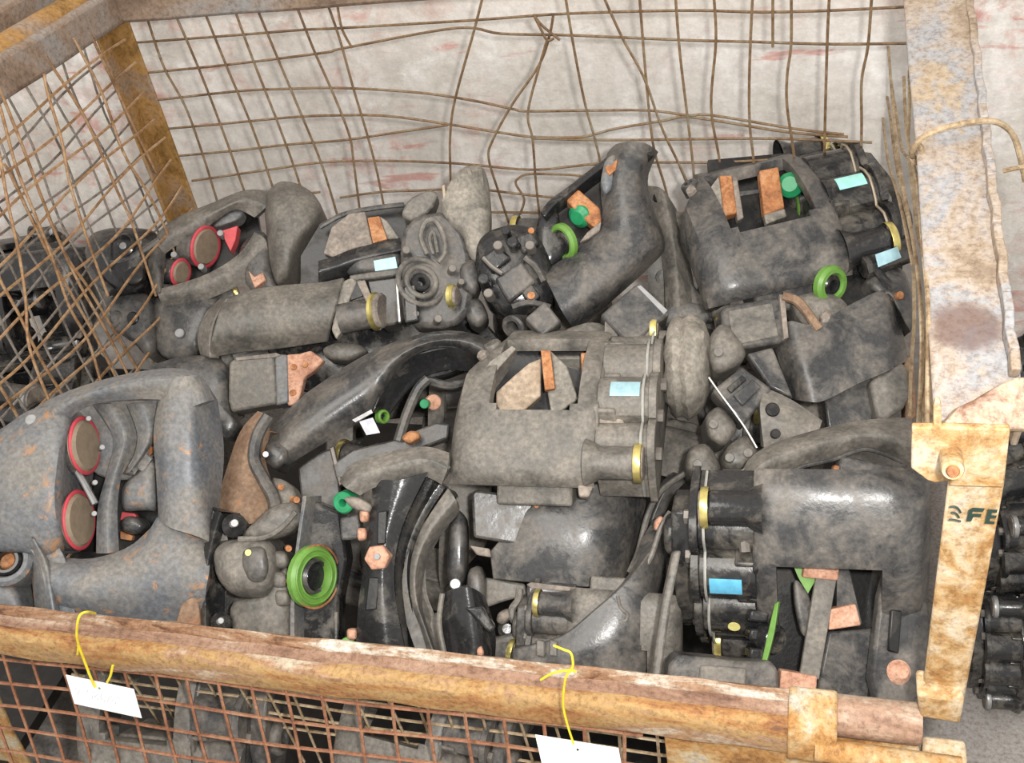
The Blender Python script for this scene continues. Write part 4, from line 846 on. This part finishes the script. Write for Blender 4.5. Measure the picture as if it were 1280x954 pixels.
pillow('lower_body_or_fill', 'cast_dusty', c, [(284, 752), (330, 744), (345, 720), (362, 700), (366, 740), (362, 815), (296, 810)], f, -.006, .016, .06)
pillow('upper_bracket', 'cast_dusty', c, [(300, 668), (322, 650), (340, 632), (372, 626), (380, 650), (362, 668), (340, 676), (312, 678)], f, .0, .016, .05)
tube('bracket_ridge', 'cast_dusty', c, f, [(298, 674), (330, 672), (352, 660), (370, 640)], 3.5, .016)
for x, y in ((371, 625), (366, 646), (361, 686), (355, 727), (345, 652)): cyl('bolt', 'pad_orange', c, f, x, y, .012, vec(.3, .1, 1), 4, .02)
for x, y in ((350, 700), (348, 725), (352, 748)): pillow('boss', 'cast_dusty', c, [(x - 10, y - 12), (x + 10, y - 10), (x + 12, y + 10), (x - 8, y + 12)], f, .004, .012, .03)
loft('plate_edge', 'cast_grey', c, [([(378, 620), (370, 680), (363, 740), (362, 815)], .006), ([(383, 620), (374, 680), (368, 740), (368, 815)], .008)], f, .05)
slab('base_plate', 'cast_black', c, [(378, 620), (425, 640), (434, 700), (424, 750), (422, 822), (364, 815), (366, 740)], f, -.022, .05, .004)
d9 = vec(.80, .05, .58)
cyl('green_seal', 'green_ring', c, f, 396, 721, .012, d9, 38.5, .012, .58)
ring('seal_rib', 'green_ring', c, f, 396, 721, .013, d9, 33, 1.6); ring('seal_rib', 'green_ring', c, f, 396, 721, .013, d9, 26, 1.4)
cyl('piston', 'cast_mid', c, f, 398, 721, .004, d9, 23, .02, .75); cyl('piston_face', 'cast_black', c, f, 396, 721, -.002, d9, 18, .02)
ring('seal_rim', 'pad_orange', c, f, 396, 721, .006, d9, 38.5, 1.6)
tube('plate_ridge', 'cast_mid', c, f, [(420, 765), (420, 790), (420, 820)], 3, -.014)
# --- bracket with bolt
f = Fr(480, 690, .49, .15); c = root('brake_carrier', 'black curved carrier standing behind middle-left of front rail, peach bolt on its face', 'brake carrier', f.a - Z * .06)
loft('carrier_face', 'cast_black', c, [([(466, 600), (462, 650), (456, 700), (448, 755), (444, 825)], -.004), ([(480, 600), (476, 650), (468, 700), (462, 755), (460, 825)], .008), ([(500, 600), (486, 650), (478, 700), (477, 755), (482, 825)], .014), ([(535, 590), (508, 645), (495, 690), (494, 745), (510, 830)], .006)], f, .04)
loft('carrier_band', 'cast_black', c, [([(538, 590), (510, 645), (497, 690), (495, 745), (511, 830)], .002), ([(548, 600), (520, 650), (505, 695), (504, 745), (520, 830)], -.03), ([(556, 610), (528, 655), (513, 698), (513, 745), (528, 830)], -.03)], f, .03)
loft('carrier_lip', 'cast_dusty', c, [([(560, 610), (530, 655), (514, 698), (513, 745), (526, 785), (540, 830)], -.012), ([(570, 625), (540, 662), (522, 702), (520, 745), (532, 785), (548, 830)], -.006), ([(575, 640), (550, 672), (532, 710), (528, 750), (536, 785), (552, 830)], -.03)], f, .03)
loft('carrier_top', 'cast_dusty', c, [([(424, 602), (440, 580), (480, 566), (530, 558), (562, 566)], -.01), ([(432, 610), (452, 594), (490, 582), (530, 574), (560, 585)], .014), ([(450, 620), (468, 610), (500, 600), (530, 596), (552, 606)], .0)], f, .03)
slab('slot', 'shade_black', c, [(472, 640), (484, 638), (482, 680), (471, 681)], f, .019, .004, .0015); slab('slot', 'shade_black', c, [(461, 722), (474, 722), (471, 762), (456, 764)], f, .014, .004, .0015)
bm = bmesh.new(); add_lathe(bm, f.pt(472, 697, .02), vec(-.1, .1, 1), [(-.02, .0165), (.004, .0165), (.006, .014), (.006, 0)], 6); link('hex_nut', to_mesh(bm), 'pad_peach', c, bevel=.0015)
cyl('nut_stud', 'pale_steel', c, f, 471, 696, .029, vec(-.1, .1, 1), 4, .008)
cyl('green_cap', 'green_cap', c, f, 428, 629, -.006, vec(-.3, -.1, 1), 14, .02, .3); pillow('brown_lever', 'pad_back', c, [(428, 622), (445, 620), (466, 632), (462, 642), (440, 636)], f, .0, .008, .012)
slab('grey_block', 'cast_mid', c, [(424, 648), (448, 642), (452, 674), (426, 676)], f, -.02, .03, .003)
for x, y in ((455, 645), (452, 668)): pillow('lug', 'pad_peach', c, [(x - 6, y - 8), (x + 6, y - 8), (x + 7, y + 7), (x - 5, y + 9)], f, -.004, .008, .012)
pillow('lower_lug', 'pad_peach', c, [(433, 786), (446, 786), (446, 800), (434, 800)], f, -.004, .006, .01); cyl('green_foot', 'green_ring', c, f, 434, 806, -.01, vec(0, .4, 1), 10, .01)
# --- caliper below the middle one
f = Fr(700, 690, .43, .2); c = caliper_root('dark caliper directly below the middle one, square block hanging under its smooth curved skirt', f)
def cols(name, mat, C, off=0, th=.03, **kw):          # C: [(top px, bottom px, off)]
    return loft(name, mat, c, [([a, ((a[0] + b[0]) / 2, (a[1] + b[1]) / 2, m_), b], o) for a, b, o, m_ in C], f, th, off=off, **kw)
cols('skirt', 'cast_mid', [((612, 690), (616, 724), .0, 0), ((670, 628), (668, 729), .012, .006), ((725, 612), (725, 734), .016, .008), ((760, 600), (760, 733), .01, .008), ((788, 598), (778, 728), -.012, .006), ((815, 600), (788, 716), -.05, .0)])
tube('skirt_ridge', 'cast_dusty', c, f, [(860, 590), (838, 604), (820, 622), (808, 650), (798, 691), (787, 716)], 4, -.016)
loft('skirt_web', 'cast_mid', c, [([(862, 600), (842, 620), (828, 655), (815, 690), (792, 722)], -.03), ([(850, 596), (830, 614), (814, 650), (802, 690), (786, 718)], -.024)], f, .03)
slab('pad_block', 'cast_mid', c, [(589, 617), (594, 612), (668, 622), (664, 684), (592, 672)], f, .01, .05, .004); slab('pad_edge', 'pad_back', c, [(666, 622), (682, 625), (672, 684), (664, 684)], f, .012, .04, .002)
for x, y in ((671, 632), (669, 667)): cyl('rivet', 'pad_orange', c, f, x, y, .014, vec(0, 0, 1), 3.5, .006)
slab('spacer', 'pad_back', c, [(587, 682), (612, 686), (614, 697), (596, 694)], f, .01, .02, .002)
slab('hanging_block', 'cast_mid', c, [(658, 732), (664, 729), (720, 736), (726, 742), (729, 792), (722, 799), (672, 793), (662, 786)], f, .034, .05, .005)
slab('block_rim', 'pad_back', c, [(658, 731), (664, 728), (722, 735), (724, 740), (664, 736)], f, .036, .02, .001)
pillow('pipe_joint', 'cast_mid', c, [(562, 650), (574, 636), (584, 650), (584, 700), (582, 726), (570, 740), (558, 722), (560, 690)], f, -.004, .02, .04)
cyl('joint_screw', 'steel', c, f, 569, 730, .014, vec(0, .3, 1), 7, .02)
pillow('pipe_joint', 'cast_mid', c, [(585, 712), (600, 706), (608, 725), (607, 758), (588, 760), (583, 735)], f, .006, .018, .04)
slab('tie_bar', 'cast_dusty', c, [(606, 722), (656, 730), (660, 744), (630, 752), (607, 760)], f, -.004, .02, .003)
tube('hook', 'cast_dusty', c, f, [(650, 736), (648, 750), (640, 762), (642, 775), (652, 782)], 5, .0); cyl('rubber_foot', 'cast_black', c, f, 634, 786, -.01, vec(0, .3, 1), 12, .03, 0, .5)
pillow('fork_lug', 'pad_back', c, [(622, 766), (636, 760), (642, 770), (630, 782), (620, 778)], f, -.006, .01, .02)
slab('end_block', 'cast_mid', c, [(610, 800), (650, 788), (656, 826), (610, 832)], f, .0, .03, .004, rnd=1); cyl('block_screw', 'pale_steel', c, f, 611, 818, .004, vec(-.3, .1, 1), 5, .01)
pillow('orange_lug', 'pad_orange', c, [(558, 622), (570, 624), (574, 636), (564, 642), (557, 634)], f, -.01, .006, .02)
f = Fr(590, 780, .45, .15)
c = root('caliper_cover', 'dark ribbed cover with pale rim just behind the middle of the front rail', 'cover', f.a - Z * .05)
loft('cover_shell', 'cast_black', c, [([(552, 742), (550, 775), (554, 805), (562, 840)], -.01), ([(568, 736), (570, 775), (575, 805), (580, 840)], .012), ([(590, 735), (596, 770), (600, 805), (602, 840)], .014), ([(606, 745), (616, 775), (620, 805), (616, 840)], -.02)], f, .03)
tube('rim', 'cast_dusty', c, f, [(553, 742), (549, 775), (553, 805), (562, 842)], 3.5, .0)
slab('rib', 'cast_black', c, [(580, 760), (602, 758), (620, 785), (612, 792), (592, 772)], f, .02, .02, .003); pillow('lug', 'pad_peach', c, [(594, 812), (602, 806), (606, 818), (598, 826)], f, .012, .006, .01)
f = Fr(760, 770, .425, .15); c = caliper_root('black caliper low behind the rail, yellow-wired tag hanging in front of it', f)
cols('skirt', 'cast_mid', [((640, 812), (642, 850), .0, 0), ((700, 795), (700, 855), .014, .006), ((745, 760), (745, 860), .018, .008), ((784, 725), (780, 862), .014, .01), ((812, 690), (806, 860), .0, .01), ((838, 650), (822, 860), -.04, .0)])
for x in (676, 692): slab('pale_rib', 'cast_dusty', c, [(x - 5, 800), (x + 5, 802), (x + 5, 822), (x - 6, 820)], f, .02, .01, .002)
tube('spring_clip', 'cast_dusty', c, f, [(772, 745), (776, 760), (784, 768), (782, 776), (774, 775)], 2, .022)
tube('skirt_ridge', 'cast_dusty', c, f, [(776, 742), (792, 722), (812, 700), (826, 660), (838, 640)], 3.5, .0)
pillow('orange_lug', 'pad_peach', c, [(818, 652), (826, 644), (832, 652), (828, 662), (818, 664)], f, -.01, .006, .01)
# --- upside caliper under the top right one
f = Fr(1050, 440, .545, .3); c = caliper_root('smooth dark caliper below the topmost right one, green ring showing above its skirt', f)
cols('skirt', 'cast_mid', [((966, 428), (988, 498), -.03, .0), ((984, 402), (1008, 502), .006, .004), ((1018, 405), (1030, 501), .012, .004), ((1068, 378), (1072, 480), .012, .004), ((1106, 362), (1110, 464), .006, .004), ((1120, 376), (1136, 450), -.02, 0)])
slab('left_block', 'cast_mid', c, [(900, 388), (908, 382), (972, 370), (980, 378), (982, 422), (976, 428), (912, 439), (906, 432)], f, .004, .05, .005); slab('block_face', 'cast_dusty', c, [(910, 388), (966, 378), (974, 420), (916, 432)], f, .006, .004, .002)
slab('block_rim', 'pad_back', c, [(974, 368), (981, 368), (986, 422), (980, 424)], f, .012, .02, .001)
tube('brown_pipe', 'cast_brown', c, f, [(978, 370), (996, 376), (1010, 392), (1024, 412)], 6, .012)
pillow('inner_body', 'cast_dusty', c, [(985, 372), (1030, 362), (1060, 378), (1060, 400), (1030, 420), (1000, 405)], f, -.012, .012, .04)
pillow('lug', 'pad_back', c, [(1024, 394), (1034, 386), (1042, 394), (1036, 408), (1026, 406)], f, .006, .008, .02)
dg = vec(.45, -.25, .8); cyl('green_seal', 'green_ring', c, f, 1043, 357, .0, dg, 25, .012, .56); cyl('piston', 'cast_black', c, f, 1042, 357, -.004, dg, 13, .02, .5)
slab('shade_sheet', 'shade_black', c, [(1010, 330), (1100, 335), (1112, 370), (1060, 400), (1010, 380)], f, -.04, .01, 0)  # black sheet for the shade around the green ring
pillow('right_housing', 'cast_mid', c, [(1080, 350), (1100, 330), (1130, 335), (1142, 370), (1140, 420), (1128, 400), (1112, 368), (1090, 366)], f, -.01, .016, .05)
slab('pale_sticker', 'sticker_pale', c, [(1094, 318), (1122, 308), (1127, 322), (1098, 334)], f, .03, .002, .0005); tube('sticker_cylinder', 'cast_black', c, f, [(1078, 334), (1100, 326), (1136, 312)], 16, .004); cyl('bolt', 'pad_orange', c, f, 1126, 369, .012, vec(.2, .1, 1), 5, .02); tube('hose', 'cast_black', c, f, [(1090, 330), (1104, 348), (1118, 362)], 5, .014)
f = Fr(1090, 490, .51, .3); c = root('carrier_plate', 'grey flat carrier plate against right wire side, below the smooth dark caliper', 'brake carrier', f.a - Z * .05)
slab('plate', 'cast_mid', c, [(1030, 495), (1090, 470), (1092, 528), (1036, 540)], f, -.02, .02, .003); slab('end_plate', 'cast_dusty', c, [(1086, 474), (1112, 462), (1134, 450), (1138, 505), (1098, 530), (1092, 500)], f, .0, .03, .005, rnd=1)
slab('brown_strip', 'cast_brown', c, [(1130, 452), (1142, 440), (1146, 520), (1132, 530)], f, -.02, .02, .002)
f = Fr(940, 490, .55, .3); c = caliper_root('dusty caliper right of the middle one, bright wire running over its small box', f)
slab('box', 'cast_mid', c, [(890, 488), (928, 458), (966, 486), (930, 532)], f, .004, .04, .004); slab('recess', 'cast_black', c, [(908, 485), (928, 468), (934, 474), (914, 492)], f, .008, .006, .002); slab('recess', 'cast_mid', c, [(916, 494), (942, 474), (952, 484), (928, 508)], f, .010, .006, .002)
tube('bright_wire', 'wire_silver', c, f, [(886, 472), (900, 492), (918, 516), (932, 536), (946, 560)], 1.3, .014)
slab('side_plate', 'cast_mid', c, [(934, 442), (966, 434), (992, 498), (962, 484)], f, -.006, .02, .003)
loft('dusty_web', 'cast_dusty', c, [([(956, 484), (990, 500), (1028, 526)], .0), ([(950, 510), (980, 530), (1020, 546)], .01), ([(955, 560), (985, 560), (1010, 560)], -.004)], f, .02)
cyl('web_hole', 'shade_black', c, f, 966, 512, .012, vec(0, .2, 1), 9, .006); cyl('web_hole', 'shade_black', c, f, 970, 542, .012, vec(0, .2, 1), 6, .006)
for P_ in ([(886, 420), (905, 400), (935, 440), (925, 458), (895, 470), (884, 450)], [(880, 520), (900, 505), (925, 535), (905, 560), (884, 548)], [(905, 560), (935, 540), (950, 570), (930, 590), (905, 588)], [(860, 560), (885, 552), (905, 590), (880, 610), (856, 592)], [(930, 590), (952, 572), (960, 590), (945, 610)]):
    pillow('casting_lug', 'cast_dusty', c, P_, f, -.018, .018, .05)
for x, y in ((898, 440), (892, 530), (912, 572), (872, 580), (888, 598), (935, 566)): cyl('bolt', 'cast_dusty', c, f, x, y, .004, vec(-.2, .2, 1), 6, .03)
# --- dusty arc behind the corner caliper
f = Fr(1040, 565, .54, .3); c = root('brake_carrier', 'broad dusty carrier arc lying just above the bottom right caliper', 'brake carrier', f.a - Z * .05)
loft('carrier_arc', 'cast_dusty', c, [([(924, 598), (935, 575), (960, 557), (1000, 543), (1050, 530), (1100, 523), (1140, 522)], -.02), ([(930, 604), (950, 582), (985, 566), (1030, 552), (1080, 542), (1142, 548)], .014), ([(936, 612), (970, 598), (1010, 582), (1050, 570), (1085, 562), (1142, 580)], -.006)], f, .03)
tube('arc_edge', 'cast_mid', c, f, [(980, 595), (1005, 583), (1040, 575), (1065, 566), (1082, 562), (1105, 568), (1128, 578)], 2.6, .002)
slab('back_block', 'cast_mid', c, [(1050, 574), (1056, 570), (1130, 584), (1150, 600), (1150, 630), (1046, 606)], f, .006, .04, .005); slab('block_rim', 'cast_dusty', c, [(1046, 600), (1132, 616), (1134, 624), (1044, 608)], f, .01, .02, .002)
pillow('orange_lug', 'pad_peach', c, [(1008, 600), (1020, 592), (1034, 598), (1030, 606), (1012, 606)], f, .0, .006, .01); cyl('rivet', 'pad_orange', c, f, 1046, 586, .004, vec(0, 0, 1), 4, .008); cyl('rivet', 'pad_orange', c, f, 943, 602, .012, vec(0, 0, 1), 3, .006)
# --- blocks under the tilted caliper
f = Fr(760, 400, .60, .3); c = root('brake_pad_set', 'dark pad block with bright steel edge, under the tilted top caliper', 'brake pad', f.a - Z * .04)
slab('pad_block', 'cast_mid', c, [(750, 394), (796, 354), (838, 392), (792, 430), (780, 424)], f, .012, .05, .004); slab('steel_edge', 'pale_steel', c, [(796, 358), (801, 356), (835, 388), (830, 393)], f, .015, .006, .001)
slab('pad_block', 'cast_mid', c, [(656, 398), (681, 376), (702, 402), (678, 420)], f, .0, .03, .003); pillow('wedge', 'cast_dusty', c, [(690, 430), (704, 412), (745, 400), (785, 424), (776, 434), (720, 436)], f, -.014, .01, .03)
f = Fr(850, 330, .56, .3); c = root('brake_carrier', 'dusty grey casting wedged between the tilted caliper and the topmost right one', 'brake carrier', f.a - Z * .05)
loft('arm', 'cast_dusty', c, [([(806, 232), (815, 270), (828, 330), (832, 392)], -.01), ([(828, 236), (838, 275), (846, 330), (850, 392)], .012), ([(846, 262), (856, 300), (866, 345), (872, 390)], -.02)], f, .03)
cyl('arm_hole', 'shade_black', c, f, 824, 246, .004, vec(-.2, .3, 1), 8, .01); pillow('blue_knuckle', 'cast_grey', c, [(824, 398), (846, 376), (876, 380), (890, 396), (870, 414), (844, 424)], f, .0, .016, .04)
slab('brace_plate', 'cast_mid', c, [(842, 360), (862, 350), (888, 380), (892, 402), (868, 396)], f, -.01, .02, .003)
# --- steeply tilted caliper at the top
f = Fr(735, 300, .645, .2); c = caliper_root('steeply tilted caliper at top middle with green cap and green ring in its window', f)
loft('bridge', 'cast_mid', c, [([(676, 341), (703, 324), (727, 303), (752, 272), (751, 240), (757, 196), (770, 180)], -.014), ([(686, 356), (732, 328), (768, 290), (770, 250), (768, 212), (784, 177)], .016), ([(700, 385), (752, 350), (800, 306), (796, 260), (792, 215), (804, 178)], .02), ([(712, 404), (764, 364), (812, 318), (822, 300), (808, 255), (802, 220), (816, 184)], .006), ([(722, 414), (768, 374), (816, 330), (832, 306), (816, 258), (810, 222), (823, 190)], -.03)], f, .022, n=28)
loft('bridge_arm', 'cast_black', c, [([(674, 266), (686, 250), (708, 234), (736, 212), (758, 196)], -.004), ([(680, 272), (692, 256), (712, 241), (738, 220), (760, 204)], .004)], f, .03)
pillow('window_post', 'cast_black', c, [(670, 276), (682, 258), (698, 262), (700, 282), (716, 300), (706, 322), (684, 340), (668, 320)], f, -.022, .012, .04)
slab('shade_sheet', 'shade_black', c, [(672, 280), (700, 250), (758, 205), (760, 270), (730, 310), (690, 340)], f, -.055, .01, 0)  # black sheet gives this window its shade by colour
slab('brake_pad', 'pad_orange', c, [(708, 250), (723, 236), (750, 260), (752, 276), (744, 285), (726, 270)], f, .0, .025, .003)
slab('pad_tongue', 'pad_back', c, [(724, 303), (734, 290), (744, 282), (752, 276), (750, 288), (736, 298)], f, .002, .01, .002)
cyl('green_cap', 'green_cap', c, f, 721, 273, -.006, vec(-.55, -.5, .75), 15, .02, 0, .4)
cyl('green_seal', 'green_ring', c, f, 700, 304, -.008, vec(-.75, -.35, .5), 24, .01, .66); cyl('piston', 'cast_black', c, f, 702, 304, -.008, vec(-.75, -.35, .5), 14, .014, .5)
pillow('recess', 'cast_grey', c, [(750, 228), (756, 200), (768, 192), (774, 206), (766, 236), (756, 244)], f, .008, .006, .02); slab('rust_lug', 'pad_orange', c, [(756, 208), (764, 206), (772, 198), (770, 212), (762, 219), (758, 214)], f, .018, .004, .001)
cyl('end_hole', 'shade_black', c, f, 813, 189, .006, vec(.5, .5, .6), 8, .02)
pillow('housing', 'cast_black', c, [(596, 302), (612, 288), (640, 280), (664, 284), (684, 310), (694, 350), (690, 380), (664, 392), (630, 394), (604, 372), (594, 335)], f, -.014, .018, .08)
slab('housing_block', 'cast_mid', c, [(618, 348), (652, 326), (670, 352), (636, 378)], f, .016, .03, .004); slab('housing_step', 'cast_black', c, [(600, 322), (622, 306), (640, 322), (616, 342)], f, .012, .03, .004); slab('housing_step', 'cast_black', c, [(642, 296), (664, 288), (676, 304), (654, 318)], f, .01, .03, .004)
tube('housing_rib', 'bolt_dusty', c, f, [(604, 322), (616, 334), (628, 342)], 3, .02); tube('housing_rib', 'cast_mid', c, f, [(640, 384), (662, 378), (688, 384)], 4, .014); tube('housing_rib', 'cast_mid', c, f, [(656, 322), (670, 334), (680, 352)], 4, .012)
for x, y, r in ((622, 306, 6), (640, 302, 7), (662, 306, 6), (604, 348, 7), (610, 366, 6), (632, 288, 5)): cyl('bolt', 'bolt_dusty' if r == 6 else 'cast_black', c, f, x, y, .026, vec(-.2, .3, 1), r, .02)
slab('port_frame', 'cast_black', c, [(652, 366), (664, 354), (676, 370), (664, 382)], f, .016, .02, .002); cyl('orange_port', 'pad_orange', c, f, 664, 369, .018, vec(0, .2, 1), 5, .003); cyl('orange_spot', 'pad_orange', c, f, 664, 288, .012, vec(0, .2, 1), 4, .006)
cyl('guide_sleeve', 'cast_mid', c, f, 640, 410, -.02, vec(-.5, -.4, .8), 16, .05, .5)
# ------------------------------------------------------------------ darker calipers deeper in the heap and in the neighbouring heaps
def fill(src, label, p0, p1, z0, z1, roll, name=None):
    o = copy_tree(src); o['label'] = label; pose(o, p0, p1, z0, z1, roll); return o
base_c = build_caliper('brake_caliper', 'dark caliper lying lowest behind left of the front mesh', 'cast_dusty', 'cast_mid', None, strap=None, pad='pad_back', pads=False)
base_d = build_caliper('brake_caliper', 'shiny black caliper on the floor outside, lowest beside the right corner post', 'cast_black', 'cast_black', None, strap=None, pads=False, cap='steel', ring_='cast_black')
pose(base_d, (1240, 790), (1420, 740), .12, .12, 35)
pose(base_c, (90, 850), (330, 870), .37, .37, 20)
fill(base_c, 'dark caliper seen through the front mesh between the two white tags', (430, 850), (640, 900), .36, .36, 35)
fill(base_c, 'dark caliper low behind the blank white tag', (850, 860), (640, 840), .36, .36, 25)
fill(base_c, 'black caliper buried between green-ringed caliper and peach-bolted carrier', (590, 700), (380, 660), .36, .37, 15)
fill(base_c, 'dark caliper buried under the long horseshoe-shaped carrier', (400, 520), (640, 500), .38, .38, 30)
fill(base_c, 'dark caliper buried below the tilted top caliper, behind the middle one', (860, 400), (610, 400), .47, .47, 30)
fill(base_c, 'dark caliper buried between the middle one and the right wire side', (1120, 480), (880, 520), .40, .38, 20)
fill(base_c, 'dark caliper buried in left heap behind the large grey one', (180, 470), (340, 410), .43, .44, 10)
fill(base_c, 'dark caliper buried below the middle one and left of the corner one', (920, 680), (700, 620), .31, .33, 15)
fill(base_c, 'black caliper under the bottom right one, against the corner post', (1130, 640), (900, 600), .28, .30, 30)
fill(base_c, 'black caliper against the back mesh under the topmost right one', (870, 350), (1090, 330), .53, .53, 20)
for lab, p0, p1, z0, z1, rl in (('shiny black caliper on top of the outside heap, beside the stencilled letters', (1420, 580), (1235, 640), .30, .28, 15),
                                ('shiny black caliper in the outside heap right of the front post, middle one', (1420, 720), (1235, 725), .2, .2, 40),
                                ('shiny black caliper farthest right in the outside heap, by the loop of tie wire', (1420, 470), (1262, 540), .32, .30, 30),
                                ('shiny black caliper low in the outside heap, touching the post foot', (1400, 840), (1215, 830), .12, .12, 20),
                                ('black caliper beyond left wire side, lowest behind the mesh', (-60, 500), (110, 470), .30, .30, 30),
                                ('black caliper beyond left wire side, at middle height at photo edge', (110, 400), (-60, 420), .36, .36, 20),
                                ('black caliper beyond left wire side, uppermost behind the mesh', (-60, 335), (70, 315), .44, .44, 35),
                                ('black caliper beyond left wire side, farthest left at lower corner', (-150, 560), (20, 590), .30, .30, 10)):
    fill(base_d, lab, p0, p1, z0, z1, rl)
nb = root('wire_mesh_crate', 'neighbouring mesh crate beyond the left side, grey top tube at upper left', 'crate', (-.1, 0, 0))
lines = []
for k in range(18): lines.append(([Vector((-.075, .86 - .05 * k, .94 - .04 * j)) + Vector((.004 * math.sin(k + j), .006 * math.sin(k * 1.3 + j * .5), 0)) for j in range(17)], .002))
for k in range(13): lines.append(([Vector((-.078 + .004 * math.sin(k + j), .88 - .05 * j, .93 - .05 * k + .012 * math.sin(j * .4 + k))) for j in range(18)], .002))
wires('side_mesh', 'wire_grey', lines, nb)
bm = bmesh.new(); a, b = hit(70, -10, 0, -.1), hit(-60, 60, 0, -.1); dd = (b - a).normalized(); bar(bm, a - dd * .3, a + dd * .9, .045, .05, Z); link('top_rail', to_mesh(bm), 'rail_back', nb, bevel=.008)
bm = bmesh.new(); add_box(bm, Vector((-.38, .42, .12)), X, Y, Z, .56, 1.0, .02); link('crate_floor', to_mesh(bm), 'shade_black', nb)  # near-black floor colour, same painted shade as in the main crate

# families of like things
for o in COL.objects:
    k = o.get('category')
    if k == 'brake caliper':
        lb = o['label']
        o['group'] = 'brake calipers heaped outside the right post' if 'outside' in lb else 'brake calipers beyond the left wire side' if 'beyond left' in lb else 'brake calipers heaped in the crate'
    elif k == 'brake carrier': o['group'] = 'loose brake carriers in the heap'
    elif k == 'tag': o['group'] = 'white tags on the front rail'
    elif k == 'crate': o['group'] = 'wire mesh crates'
    elif k == 'brake pad': o['group'] = 'loose brake pad blocks in the heap'
    elif k == 'cover': o['group'] = 'loose covers in the heap'
